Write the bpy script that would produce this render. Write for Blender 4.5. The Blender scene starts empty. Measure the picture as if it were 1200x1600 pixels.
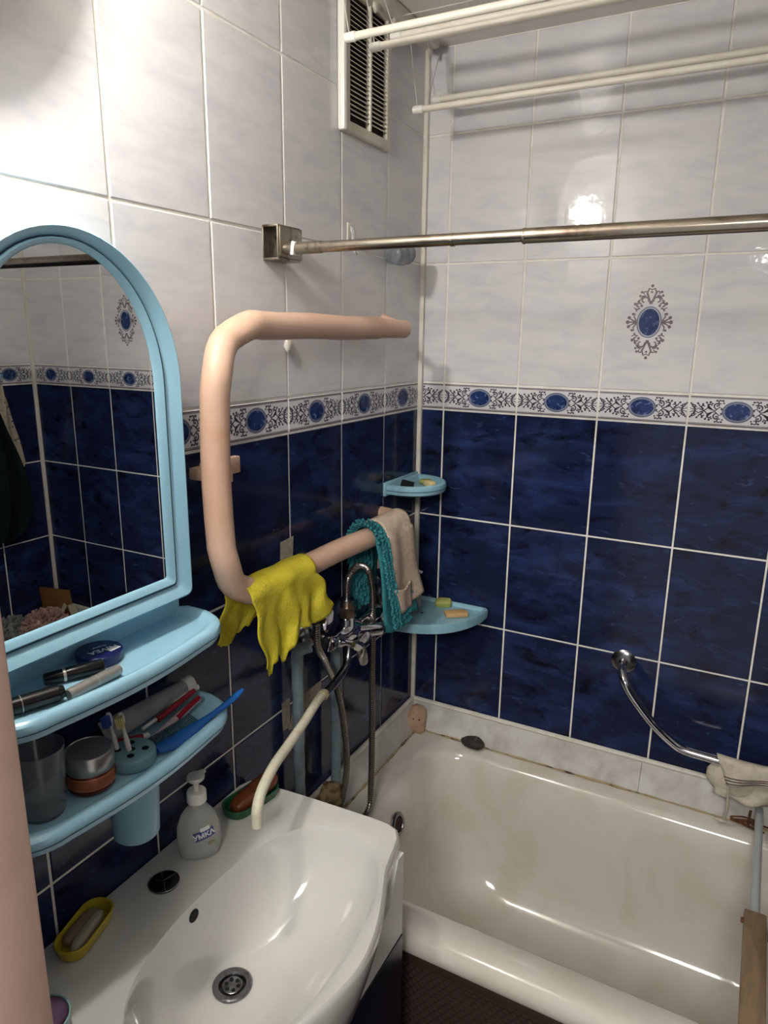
import bpy, bmesh, math, random
from math import sin, cos, pi, radians, sqrt
from mathutils import Vector, Matrix
random.seed(7)
SC = bpy.context.scene
COL = SC.collection

# ------------------------------------------------------------------ camera
def setup_camera():
    yaw, pit, rol = -0.4883, -0.2463, 0.0124
    fw = Vector((sin(yaw)*cos(pit), cos(yaw)*cos(pit), sin(pit)))
    r = fw.cross(Vector((0, 0, 1))).normalized(); u = r.cross(fw)
    r2 = cos(rol)*r + sin(rol)*u; u2 = -sin(rol)*r + cos(rol)*u
    m = Matrix((r2, u2, -fw)).transposed().to_4x4()
    m.translation = Vector((0.8326, -1.7623, 1.7447))
    cam = bpy.data.cameras.new('camera'); o = bpy.data.objects.new('camera', cam); COL.objects.link(o)
    o.matrix_world = m
    cam.sensor_fit = 'HORIZONTAL'; cam.sensor_width = 36; cam.lens = 1104.2/1200*36
    cam.clip_start = 0.01
    SC.camera = o
setup_camera()
# ------------------------------------------------------------------ world, lights, exposure
W = bpy.data.worlds.new('world'); SC.world = W; W.use_nodes = True
W.node_tree.nodes['Background'].inputs[0].default_value = (0.95, 0.93, 0.9, 1)
W.node_tree.nodes['Background'].inputs[1].default_value = 0.5
SC.view_settings.view_transform = 'Standard'; SC.view_settings.look = 'None'
SC.view_settings.gamma = 1; SC.view_settings.use_curve_mapping = False
SC.view_settings.exposure = 0.08
BULB = 430.0            # radiance of the wall lamp's frosted globe
def area(name, loc, target, size, power, colr):
    l = bpy.data.lights.new(name, 'AREA'); l.size = size; l.energy = power; l.color = colr
    o = bpy.data.objects.new(name, l); COL.objects.link(o); o.location = loc
    o.rotation_euler = (Vector(target)-Vector(loc)).to_track_quat('-Z', 'Y').to_euler()
# added fill light on the hall side of the doorway, brightens the room
area('hall_fill', (0.9, -2.7, 2.35), (0.5, -0.8, 0.9), 0.45, 27.0, (1.0, 0.96, 0.91))

# ------------------------------------------------------------------ helpers
def srgb(r, g, b):
    f = lambda c: (c/255/12.92) if c/255 <= .04045 else ((c/255+.055)/1.055)**2.4
    return (f(r), f(g), f(b), 1)
MATS = {}
def mat(name, c, rough=.4, metal=0, noise=None, bump=None, spec=.5, trans=0, ior=1.45, coat=0, emis=None, alpha=1, rnd=False, wave=None, sub=0):
    """noise: list of (scale, detail, colour2, contrast_lo, contrast_hi, stretch)"""
    m = bpy.data.materials.new(name); m.use_nodes = True; nt = m.node_tree; N = nt.nodes; L = nt.links
    b = N['Principled BSDF']
    b.inputs['Base Color'].default_value = c; b.inputs['Roughness'].default_value = rough
    b.inputs['Metallic'].default_value = metal; b.inputs['IOR'].default_value = ior
    b.inputs['Specular IOR Level'].default_value = spec
    b.inputs['Transmission Weight'].default_value = trans; b.inputs['Coat Weight'].default_value = coat
    b.inputs['Alpha'].default_value = alpha
    if sub: b.inputs['Subsurface Weight'].default_value = sub; b.inputs['Subsurface Radius'].default_value = (.01, .01, .01)
    if emis: b.inputs['Emission Color'].default_value = emis[0]; b.inputs['Emission Strength'].default_value = emis[1]
    g = N.new('ShaderNodeNewGeometry'); vec = g.outputs['Position']
    if rnd:
        oi = N.new('ShaderNodeObjectInfo'); mu = N.new('ShaderNodeVectorMath'); mu.operation = 'SCALE'
        cx = N.new('ShaderNodeCombineXYZ')
        L.new(oi.outputs['Random'], cx.inputs[0]); L.new(oi.outputs['Random'], cx.inputs[1]); L.new(oi.outputs['Random'], cx.inputs[2])
        L.new(cx.outputs[0], mu.inputs[0]); mu.inputs['Scale'].default_value = 37
        ad = N.new('ShaderNodeVectorMath'); L.new(vec, ad.inputs[0]); L.new(mu.outputs[0], ad.inputs[1]); vec = ad.outputs[0]
    last = None
    for (sc, det, c2, lo, hi, st) in (noise or []):
        mp = N.new('ShaderNodeMapping'); mp.inputs['Scale'].default_value = st; L.new(vec, mp.inputs['Vector'])
        n = N.new('ShaderNodeTexNoise'); n.inputs['Scale'].default_value = sc; n.inputs['Detail'].default_value = det
        n.inputs['Roughness'].default_value = .6; n.inputs['Distortion'].default_value = .6
        L.new(mp.outputs[0], n.inputs['Vector'])
        r = N.new('ShaderNodeMapRange'); r.inputs[1].default_value = lo; r.inputs[2].default_value = hi
        L.new(n.outputs[0], r.inputs[0])
        mx = N.new('ShaderNodeMix'); mx.data_type = 'RGBA'
        L.new(r.outputs[0], mx.inputs[0])
        if last is None: mx.inputs[6].default_value = c
        else: L.new(last, mx.inputs[6])
        mx.inputs[7].default_value = c2; last = mx.outputs[2]
    if last is not None: L.new(last, b.inputs['Base Color'])
    if bump:
        n = N.new('ShaderNodeTexNoise'); n.inputs['Scale'].default_value = bump[0]; n.inputs['Detail'].default_value = 3
        L.new(vec, n.inputs['Vector'])
        bp = N.new('ShaderNodeBump'); bp.inputs['Strength'].default_value = bump[1]; bp.inputs['Distance'].default_value = bump[2]
        L.new(n.outputs[0], bp.inputs['Height']); L.new(bp.outputs[0], b.inputs['Normal'])
    MATS[name] = m; return m

I1 = (1, 1, 1)
M_light = mat('light_tile', srgb(214, 213, 214), .07, noise=[(9, 5, srgb(200, 200, 207), .42, .68, (1, 1, 3.5)), (3, 3, srgb(218, 216, 213), .5, .75, (1, 1, 1.6))], bump=(38, .16, .0024), rnd=True)
M_dark = mat('navy_tile', srgb(25, 32, 60), .12, noise=[(7, 6, srgb(38, 54, 98), .46, .72, (1, 1, 2.4)), (13, 6, srgb(10, 11, 26), .52, .72, (1, 1, 2)), (26, 7, srgb(72, 92, 138), .62, .86, (1, 1, 2.5))], bump=(30, .14, .0022), rnd=True, spec=.38)
M_bord = mat('border_tile', srgb(214, 214, 216), .2)
M_marble = mat('blue_marble', srgb(34, 54, 104), .2, noise=[(70, 6, srgb(120, 145, 190), .54, .70, I1), (45, 5, srgb(14, 20, 56), .5, .7, I1)])
M_ink = mat('dark_ink', srgb(52, 46, 66), .3)
M_ink2 = mat('brown_ink', srgb(96, 84, 88), .3, noise=[(400, 2, srgb(160, 150, 150), .55, .7, I1)])
M_ring = mat('grey_ink', srgb(104, 108, 130), .3)
M_grout = mat('grout', srgb(232, 230, 222), .8, noise=[(30, 4, srgb(212, 206, 192), .45, .75, I1)], bump=(200, .3, .001))
M_bead = mat('white_trim', srgb(214, 211, 200), .4, noise=[(20, 4, srgb(190, 182, 160), .5, .8, I1)])
M_skirt = mat('skirt_panel', srgb(204, 203, 200), .25, noise=[(12, 4, srgb(170, 165, 155), .4, .75, I1)])
M_caulk = mat('caulk', srgb(168, 150, 112), .7, noise=[(26, 5, srgb(70, 46, 26), .5, .62, I1)])
M_ceil = mat('ceiling_paint', srgb(222, 218, 208), .3, noise=[(4, 4, srgb(210, 205, 194), .4, .7, I1)], bump=(20, .15, .003))
M_plaster = mat('plaster', srgb(150, 145, 138), .9)
M_floor = mat('floor_tile', srgb(110, 85, 70), .4)
M_enamel = mat('enamel', srgb(210, 206, 197), .12, noise=[(5, 4, srgb(196, 187, 171), .42, .75, I1)], coat=.4)
M_sink = mat('sanitary_ceramic', srgb(206, 205, 200), .1, coat=.6, noise=[(6, 3, srgb(196, 195, 188), .5, .8, I1)])
M_blue = mat('pale_blue_plastic', srgb(158, 205, 226), .22, noise=[(30, 3, srgb(152, 199, 221), .5, .8, I1)])
M_blue2 = mat('dull_blue_plastic', srgb(140, 184, 200), .35, noise=[(30, 3, srgb(128, 172, 188), .5, .8, I1)])
M_seam = mat('dark_seam', srgb(40, 60, 75), .6)
M_mirror = mat('mirror_glass', (.86, .88, .88, 1), .005, metal=1)
M_peach = mat('peach_paint', srgb(205, 172, 150), .42, noise=[(9, 5, srgb(196, 158, 134), .4, .7, I1)], bump=(60, .25, .002))
M_steel = mat('brushed_steel', srgb(170, 160, 146), .22, metal=1, noise=[(14, 5, srgb(120, 102, 88), .5, .72, I1)])
M_rust = mat('old_steel', srgb(150, 142, 128), .35, metal=.9, noise=[(25, 5, srgb(90, 60, 40), .52, .68, I1)])
M_chrome = mat('chrome', srgb(200, 200, 205), .09, metal=1)
M_chromed = mat('worn_chrome', srgb(140, 140, 146), .25, metal=1, noise=[(90, 4, srgb(100, 96, 92), .5, .7, I1)])
M_hosest = mat('coiled_steel', srgb(160, 155, 148), .25, metal=.95)
M_bronze = mat('brass_nut', srgb(170, 148, 132), .3, metal=1)
M_black = mat('black_plastic', srgb(16, 16, 18), .22)
M_hole = mat('dark_cavity', srgb(8, 8, 8), .8)
M_white = mat('white_plastic', srgb(220, 219, 212), .35)
M_cream = mat('cream_paint', srgb(214, 209, 196), .4, noise=[(12, 3, srgb(200, 192, 176), .5, .8, I1)])
M_vent = mat('vent_plastic', srgb(206, 200, 186), .45, noise=[(14, 3, srgb(186, 178, 160), .5, .8, I1)])
M_string = mat('string', srgb(190, 186, 178), .7)
M_clear = mat('clear_plastic', (.93, .95, .95, 1), .06, trans=.95, ior=1.35)
M_smoke = mat('smoky_plastic', (.42, .46, .50, 1), .08, trans=.75, ior=1.3)
M_yellow = mat('yellow_cloth', srgb(192, 180, 62), .95, noise=[(60, 4, srgb(186, 172, 44), .42, .65, I1)], bump=(260, .6, .003), spec=.1)
M_teal = mat('teal_chenille', srgb(62, 134, 142), .9, noise=[(120, 3, srgb(40, 102, 110), .4, .7, I1)], spec=.1)
M_beige = mat('beige_terry', srgb(206, 188, 170), .95, noise=[(70, 3, srgb(184, 164, 146), .4, .7, I1)], bump=(350, .4, .002), spec=.1)
M_linen = mat('linen', srgb(196, 188, 172), .95, noise=[(60, 3, srgb(180, 170, 152), .4, .7, I1)], bump=(400, .3, .0015), spec=.1)
M_stripe = mat('dark_stripe', srgb(60, 45, 48), .9, spec=.1)
M_pipe = mat('grey_pipe_paint', srgb(120, 136, 142), .4, noise=[(30, 5, srgb(96, 110, 114), .45, .7, I1)], bump=(80, .4, .003))
M_hose = mat('white_rubber', srgb(200, 196, 176), .4, noise=[(40, 4, srgb(176, 166, 136), .5, .75, I1)])
M_tape = mat('yellowed_tape', srgb(176, 166, 132), .6)
M_patch = mat('bare_patch', srgb(160, 152, 140), .8, noise=[(70, 4, srgb(130, 120, 104), .45, .7, I1)])
M_foam = mat('old_foam', srgb(150, 132, 98), .9, noise=[(40, 4, srgb(84, 56, 32), .4, .6, I1)], bump=(90, .7, .005))
M_sponge = mat('sponge', srgb(178, 150, 124), .95, noise=[(50, 4, srgb(150, 120, 96), .5, .7, I1)], bump=(150, .5, .002))
M_stone = mat('pumice', srgb(46, 42, 38), .6, noise=[(90, 4, srgb(110, 98, 82), .58, .72, I1)], bump=(160, .8, .004))
M_soap1 = mat('tan_soap', srgb(196, 160, 112), .4)
M_soap2 = mat('green_soap', srgb(168, 172, 96), .45)
M_soap3 = mat('cream_soap', srgb(206, 190, 140), .45)
M_soap4 = mat('brown_soap', srgb(104, 56, 30), .3, noise=[(40, 4, srgb(70, 34, 18), .45, .7, I1)])
M_soap5 = mat('dull_brown_soap', srgb(146, 128, 106), .5)
M_soap6 = mat('ivory_soap', srgb(176, 168, 144), .45)
M_yplast = mat('yellow_plastic', srgb(190, 170, 44), .3)
M_gplast = mat('green_plastic', srgb(24, 84, 52), .3)
M_tin = mat('navy_tin', srgb(24, 26, 84), .22)
M_silver = mat('silver_lid', srgb(190, 188, 184), .28, metal=.8)
M_silverp = mat('silver_plastic', srgb(156, 152, 148), .35, metal=.5)
M_copper = mat('copper_label', srgb(216, 130, 92), .3, metal=.5)
M_coppb = mat('copper_base', srgb(110, 50, 34), .25, metal=.4)
M_red = mat('red_plastic', srgb(150, 24, 40), .3)
M_combblue = mat('blue_comb', srgb(20, 84, 156), .25)
M_bris = mat('dark_teal_bristle', srgb(18, 62, 74), .6)
M_tubep = mat('grey_tube', srgb(150, 152, 156), .4, noise=[(30, 3, srgb(128, 128, 132), .45, .7, I1)])
M_holder = mat('holder_blue', srgb(118, 158, 166), .4)
M_brisw = mat('cream_bristle', srgb(212, 196, 140), .7)
M_brisb = mat('blue_bristle', srgb(60, 90, 170), .7)
M_gel = mat('liquid_soap', (.74, .74, .71, 1), .18, trans=.6, ior=1.35)
M_label = mat('label_blue', srgb(44, 62, 124), .4)
M_labelw = mat('label_white', srgb(225, 225, 225), .4)
M_door = mat('pink_door_paint', srgb(178, 150, 138), .4, noise=[(8, 5, srgb(168, 140, 128), .4, .7, I1), (70, 6, srgb(205, 175, 160), .74, .78, I1)], bump=(30, .3, .002))
M_navy = mat('navy_lacquer', srgb(10, 12, 36), .25)
M_brown = mat('brown_frame', srgb(62, 46, 40), .5)
M_wood = mat('pale_wood', srgb(132, 112, 88), .5, noise=[(9, 5, srgb(108, 86, 64), .4, .7, (6, 1, 1))])
M_board = mat('brown_board', srgb(120, 80, 40), .7)
M_fluff = mat('pink_fluff', srgb(186, 150, 138), .95, noise=[(60, 3, srgb(120, 90, 90), .4, .7, I1)])
M_gfluff = mat('grey_fluff', srgb(130, 134, 128), .95, noise=[(60, 3, srgb(90, 94, 90), .4, .7, I1)])
M_robe = mat('black_terry', srgb(18, 28, 28), .95, spec=.1)
M_dot = mat('dotted_cotton', srgb(178, 168, 148), .95, noise=[(110, 1, srgb(50, 44, 44), .64, .67, I1)], spec=.1)
M_purple = mat('purple_cloth', srgb(88, 62, 88), .8)
M_tealp = mat('pale_teal_plastic', srgb(138, 172, 172), .3)
M_putty = mat('putty', srgb(205, 200, 190), .8)
M_rusty = mat('rusty_wire', srgb(110, 66, 34), .8, noise=[(120, 4, srgb(50, 28, 18), .4, .65, I1)])
M_greypl = mat('grey_white_paint', srgb(168, 174, 174), .3)
# brown embossed cloth of the screen below the tub
M_mesh = bpy.data.materials.new('brown_weave'); M_mesh.use_nodes = True
M_mesh.node_tree.nodes['Principled BSDF'].inputs['Base Color'].default_value = srgb(54, 40, 40)
M_mesh.node_tree.nodes['Principled BSDF'].inputs['Roughness'].default_value = .35

def new_obj(name, me, m=None, parent=None):
    o = bpy.data.objects.new(name, me); COL.objects.link(o)
    if m is not None: me.materials.append(m)
    if parent is not None: o.parent = parent
    return o
def root_of(p):
    v = Vector((0, 0, 0))
    while p is not None: v = v + p.location; p = p.parent
    return v
def obj(name, bm, m, parent=None, smooth=True, loc=None):
    """links one mesh; geometry is given in room coordinates and moved into the parent's frame"""
    off = root_of(parent)
    org = Vector(loc) if loc is not None else (Vector((0, 0, 0)) if parent else None)
    if org is None:
        lo = Vector((min(v.co.x for v in bm.verts), min(v.co.y for v in bm.verts), min(v.co.z for v in bm.verts)))
        hi = Vector((max(v.co.x for v in bm.verts), max(v.co.y for v in bm.verts), 0))
        org = Vector(((lo.x+hi.x)/2, (lo.y+hi.y)/2, lo.z))
        bmesh.ops.translate(bm, verts=bm.verts, vec=-org)
    else:
        bmesh.ops.translate(bm, verts=bm.verts, vec=-(off+org) if parent else -org)
    bmesh.ops.recalc_face_normals(bm, faces=bm.faces)
    me = bpy.data.meshes.new(name); bm.to_mesh(me); bm.free()
    if smooth:
        me.polygons.foreach_set('use_smooth', [True]*len(me.polygons))
        me.set_sharp_from_angle(angle=radians(38))
    o = new_obj(name, me, m, parent); o.location = org
    return o
def empty(name, loc, label, cat, group=None):
    o = bpy.data.objects.new(name, None); COL.objects.link(o); o.location = loc; o.empty_display_size = .05
    o['label'] = label; o['category'] = cat
    if group: o['group'] = group
    return o
def tag(o, label, cat, group=None, kind=None):
    o['label'] = label; o['category'] = cat
    if group: o['group'] = group
    if kind: o['kind'] = kind
    return o
def B(): return bmesh.new()
def box(bm, lo, hi, bev=0, seg=2, rot=None):
    r = bmesh.ops.create_cube(bm, size=1); vs = r['verts']
    c = [(a+b)/2 for a, b in zip(lo, hi)]; s = [abs(b-a) for a, b in zip(lo, hi)]
    for v in vs: v.co = Vector((v.co.x*s[0], v.co.y*s[1], v.co.z*s[2]))
    if bev:
        es = list({e for v in vs for e in v.link_edges})
        g = bmesh.ops.bevel(bm, geom=es, offset=bev, segments=seg, affect='EDGES', profile=.5)
        vs = list({v for f in g['faces'] for v in f.verts} | {v for v in vs if v.is_valid})
    M = Matrix.Translation(c) @ (rot.to_4x4() if rot else Matrix.Identity(4))
    for v in vs: v.co = M @ v.co
    return bm
def cr(pts, n=8, closed=False):
    """Catmull-Rom through the points"""
    P = [Vector(p) for p in pts]; out = []
    N = len(P); rng = range(N if closed else N-1)
    for i in rng:
        if closed: a, b, c, d = P[(i-1) % N], P[i], P[(i+1) % N], P[(i+2) % N]
        else: a, b, c, d = P[max(i-1, 0)], P[i], P[i+1], P[min(i+2, N-1)]
        for k in range(n):
            t = k/n
            out.append(.5*((2*b)+(c-a)*t+(2*a-5*b+4*c-d)*t*t+(3*b-a-3*c+d)*t**3))
    if not closed: out.append(P[-1])
    return out
def tube(bm, path, r, n=12, caps=True):
    P = [Vector(p) for p in path]; rs = r if isinstance(r, (list, tuple)) else [r]*len(P)
    rings = []; T0 = (P[1]-P[0]).normalized()
    up = Vector((0, 0, 1)) if abs(T0.z) < .9 else Vector((1, 0, 0))
    nrm = (up-T0*up.dot(T0)).normalized()
    for i, p in enumerate(P):
        T = (P[min(i+1, len(P)-1)]-P[max(i-1, 0)])
        T = T.normalized() if T.length > 1e-9 else T0
        nrm = (nrm-T*nrm.dot(T)).normalized(); bn = T.cross(nrm)
        rings.append([bm.verts.new(p+(nrm*cos(2*pi*k/n)+bn*sin(2*pi*k/n))*rs[i]) for k in range(n)])
    skin(bm, rings, True)
    if caps: bm.faces.new(rings[0]); bm.faces.new(rings[-1])
    return bm
def skin(bm, rings, closed=True):
    n = len(rings[0])
    for a, b in zip(rings, rings[1:]):
        for k in range(n if closed else n-1):
            k2 = (k+1) % n
            try: bm.faces.new((a[k], a[k2], b[k2], b[k]))
            except ValueError: pass
def loft(bm, rings, cap0=True, cap1=True):
    R = [[bm.verts.new(p) for p in r] for r in rings]
    skin(bm, R)
    if cap0: bm.faces.new(R[0])
    if cap1: bm.faces.new(R[-1])
    return bm
def lathe(bm, prof, c, axis=(0, 0, 1), n=32, sx=1, sy=1, caps=True):
    """prof: list of (radius, height along the axis)"""
    q = Vector((0, 0, 1)).rotation_difference(Vector(axis)); c = Vector(c)
    R = []
    for r, h in prof:
        R.append([c+q @ Vector((max(r, 1e-5)*cos(2*pi*k/n)*sx, max(r, 1e-5)*sin(2*pi*k/n)*sy, h)) for k in range(n)])
    return loft(bm, R, caps, caps)
def cyl(bm, a, b, r, n=20):
    return tube(bm, [a, b], r, n)
def rrect(x0, x1, y0, y1, r, z, n=8):
    out = []
    for cx, cy, a0 in ((x1-r, y1-r, 0), (x0+r, y1-r, 90), (x0+r, y0+r, 180), (x1-r, y0+r, 270)):
        for k in range(n+1):
            a = radians(a0+90*k/n); out.append(Vector((cx+r*cos(a), cy+r*sin(a), z)))
    return out
def blob(bm, c, s, seed=0, amp=.12, sub=3, rot=None, power=1.0):
    r = bmesh.ops.create_icosphere(bm, subdivisions=sub, radius=1); rd = random.Random(seed)
    ph = [rd.uniform(0, 6) for _ in range(6)]
    for v in r['verts']:
        p = v.co.copy()
        if power != 1: p = Vector([math.copysign(abs(q)**power, q) for q in p])
        d = 1+amp*(sin(3*v.co.x+ph[0])*cos(2.5*v.co.y+ph[1])+.6*sin(4*v.co.z+ph[2]+2*v.co.x)+.3*sin(9*v.co.y+ph[3]+5*v.co.z))
        p = Vector((p.x*s[0], p.y*s[1], p.z*s[2]))*d
        if rot: p = rot @ p
        v.co = p+Vector(c)
    return bm
def Rz(d): return Matrix.Rotation(radians(d), 3, 'Z')
def Rx(d): return Matrix.Rotation(radians(d), 3, 'X')
def Ry(d): return Matrix.Rotation(radians(d), 3, 'Y')
def text_bm(body, size, extrude=.0002, bold=0.0):
    cu = bpy.data.curves.new('lettering', 'FONT'); cu.body = body; cu.size = size; cu.extrude = extrude; cu.offset = bold
    cu.align_x = 'CENTER'; cu.align_y = 'CENTER'
    o = bpy.data.objects.new('lettering', cu); COL.objects.link(o)
    dg = bpy.context.evaluated_depsgraph_get(); me = bpy.data.meshes.new_from_object(o.evaluated_get(dg))
    bpy.data.objects.remove(o); bpy.data.curves.remove(cu)
    bm = B(); bm.from_mesh(me); bpy.data.meshes.remove(me); return bm

# ------------------------------------------------------------------ the room
XR, YF, ZC = 1.69, -1.45, 2.418         # right wall, front wall, ceiling
COLW, BACK0 = 0.2025, 0.0742             # tile pitch, width of the cut column at the back-left corner
LW, LEFT0 = 0.2035, 0.2019
ROWS = [(2.2243, ZC, 'light'), (1.9218, 2.2243, 'light'), (1.6217, 1.9218, 'light'), (1.55, 1.6217, 'border'),
        (1.2558, 1.55, 'dark'), (.9569, 1.2558, 'dark'), (.658, .9569, 'dark'), (.359, .658, 'dark'), (.06, .359, 'dark')]
J = .0022                                # half of a joint
TM = {}
def tile_mesh(w, h, kind):
    k = (round(w, 3), round(h, 3), kind)
    if k in TM: return TM[k]
    bm = B(); a, b = w/2-J, h/2-J; e = .0015; t0, t1, t2 = 0, .0015, .0028
    R = []
    for (x, y, z) in ((a, b, t0), (a, b, t1), (a-e, b-e, t2)):
        R.append([Vector((-x, -y, z)), Vector((x, -y, z)), Vector((x, y, z)), Vector((-x, y, z))])
    loft(bm, R, False, True); bmesh.ops.recalc_face_normals(bm, faces=bm.faces)
    me = bpy.data.meshes.new('tile'); bm.to_mesh(me); bm.free()
    me.materials.append({'light': M_light, 'dark': M_dark, 'border': M_bord}[kind]); TM[k] = me; return me

# ---- printed ornament: strokes laid flat on the glaze, 0.2 mm proud
def stroke(bm, pts, w, clip=None, z=.0):
    P = [Vector((p[0], p[1], 0)) for p in pts]; prev = None
    for i, p in enumerate(P):
        T = (P[min(i+1, len(P)-1)]-P[max(i-1, 0)]).normalized(); nn = Vector((-T.y, T.x, 0))
        ww = w*1.45*(.6+.4*sin(pi*min(1, (i+1)/(len(P)))))
        a, b = p+nn*ww/2, p-nn*ww/2
        if clip and not all(clip[0] < q.x < clip[1] for q in (a, b)): prev = None; continue
        a.z = b.z = z; cur = (bm.verts.new(a), bm.verts.new(b))
        if prev: bm.faces.new((prev[0], cur[0], cur[1], prev[1]))
        prev = cur
def disc(bm, cx, cy, rx, ry, clip=None, z=0, n=12, ring=0):
    if clip and not (clip[0] < cx-rx and cx+rx < clip[1]): return
    o = [bm.verts.new((cx+rx*cos(2*pi*k/n), cy+ry*sin(2*pi*k/n), z)) for k in range(n)]
    if ring:
        i = [bm.verts.new((cx+(rx-ring)*cos(2*pi*k/n), cy+(ry-ring)*sin(2*pi*k/n), z)) for k in range(n)]
        skin(bm, [o, i])
    else: bm.faces.new(o)
def curl(cx, cy, r, a0, turn, n=12, shrink=.55):
    return [(cx+r*(1-shrink*k/n)*cos(radians(a0+turn*k/n)), cy+r*(1-shrink*k/n)*sin(radians(a0+turn*k/n))) for k in range(n+1)]
def border_print(w_off=0, clip=None):
    """(ink, ring, marble) bmeshes of one border tile; x along, y up"""
    ink, ring, marb, line = B(), B(), B(), B(); z = .0002
    for sx in (1, -1):
        for sy in (1, -1):
            def s(pts, w=.0022): stroke(ink, [(w_off+sx*x, sy*y) for x, y in pts], w, clip, z)
            def d(x, y, r): disc(ink, w_off+sx*x, sy*y, r, r, clip, z, 8)
            s([(.030, .006), (.037, .009), (.046, .001), (.054, .0035), (.060, .0075), (.068, .0005), (.076, .003), (.080, .0055), (.087, .0005), (.098, .0045)], .0018)
            s(curl(.042, .012, .0075, -90, 300)); d(.042, .012, .0022)
            s(curl(.036, .0215, .005, -120, 280), .002); d(.031, .0235, .0024); d(.0435, .0235, .0024)
            s(curl(.056, .011, .0065, -110, 280)); d(.0565, .0195, .0027); d(.052, .0165, .002)
            s([(.052, .003), (.059, .010), (.063, .017)], .002); d(.0645, .0185, .0024)
            s(curl(.070, .0085, .005, -100, 270), .002); d(.0715, .0145, .0025)
            s([(.070, .004), (.078, .010), (.081, .015)], .002); d(.0825, .016, .0024)
            s(curl(.086, .0065, .0042, -90, 260), .002); d(.0925, .0125, .0024); d(.0885, .0115, .0018)
            s([(.086, .004), (.092, .008), (.096, .014)], .002); d(.0965, .0155, .0021)
            d(.029, .0185, .002); d(.0325, .0045, .0022)
    disc(ring, w_off, 0, .0318, .0240, clip, z+.0001, 28, ring=.0036)
    disc(ring, w_off, 0, .0280, .0205, clip, z+.0001, 28, ring=.0010)
    disc(marb, w_off, 0, .0265, .0190, clip, z+.0001, 28)
    c = clip or (-.099, .099)
    for sy in (1, -1):
        for yy, ww in ((.0310, .0012), (.0285, .0006)):
            vs = [line.verts.new(p) for p in ((c[0], sy*yy-ww, z), (c[1], sy*yy-ww, z), (c[1], sy*yy+ww, z), (c[0], sy*yy+ww, z))]
            line.faces.new(vs)
    return ink, ring, marb, line
def medallion():
    ink, ring, marb = B(), B(), B(); z = .0002
    for sx in (1, -1):
        for sy in (1, -1):
            def s(pts, w=.0028): stroke(ink, [(sx*x, sy*y) for x, y in pts], w, None, z)
            def d(x, y, r): disc(ink, sx*x, sy*y, r, r, None, z, 10)
            s([(.0015, .040), (.004, .050), (.010, .064), (.006, .074), (0, .071)]); d(0, .0795, .0035); d(0, .0435, .004); d(0, .066, .0025)
            s(curl(.014, .048, .009, 200, -290)); s(curl(.0145, .0635, .005, 220, -300), .002); d(.0215, .066, .003)
            s([(.012, .058), (.019, .057), (.024, .050)]); d(.0245, .058, .0028); d(.0255, .047, .0028)
            s(curl(.026, .037, .006, 160, -280)); d(.0335, .040, .0036); d(.0275, .0455, .0024)
            s([(.022, .031), (.030, .028), (.036, .032)], .0024); d(.0195, .036, .003); d(.030, .0255, .0022)
            s([(.026, .0), (.036, .004), (.043, .008)], .0024); d(.0445, .010, .0038); d(.047, 0, .0045); s([(.028, .003), (.034, .012), (.032, .020)], .0022); d(.0365, .018, .003)
            s([(.026, .0005), (.046, .0005)], .002)
    disc(ring, 0, 0, .0275, .035, None, z+.0001, 32, ring=.003)
    disc(ring, 0, 0, .0232, .0305, None, z+.0001, 32, ring=.0009)
    disc(marb, 0, 0, .0222, .0295, None, z+.0001, 32)
    return ink, ring, marb
def flatmesh(bm, name, m):
    me = bpy.data.meshes.new(name); bm.to_mesh(me); bm.free(); me.materials.append(m); return me
PR = {}
def prints(clip=None, w_off=0, wall='a'):
    k = (clip, w_off)
    if k not in PR:
        i, r, b, l = border_print(w_off, clip)
        PR[k] = [('scroll_print', flatmesh(i, 'scroll_print', M_ink)), ('oval_ring', flatmesh(r, 'oval_ring', M_ring)), ('oval_print', flatmesh(b, 'oval_print', M_marble)), ('edge_line', flatmesh(l, 'edge_line', M_ink2))]
        PR[k] = [x for x in PR[k] if len(x[1].polygons)]
    return PR[k]
_m = medallion()
MED = [('medallion_print', flatmesh(_m[0], 'medallion_print', M_ink2)), ('medallion_ring', flatmesh(_m[1], 'medallion_ring', M_ring)), ('medallion_oval', flatmesh(_m[2], 'medallion_oval', M_marble))]

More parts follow.
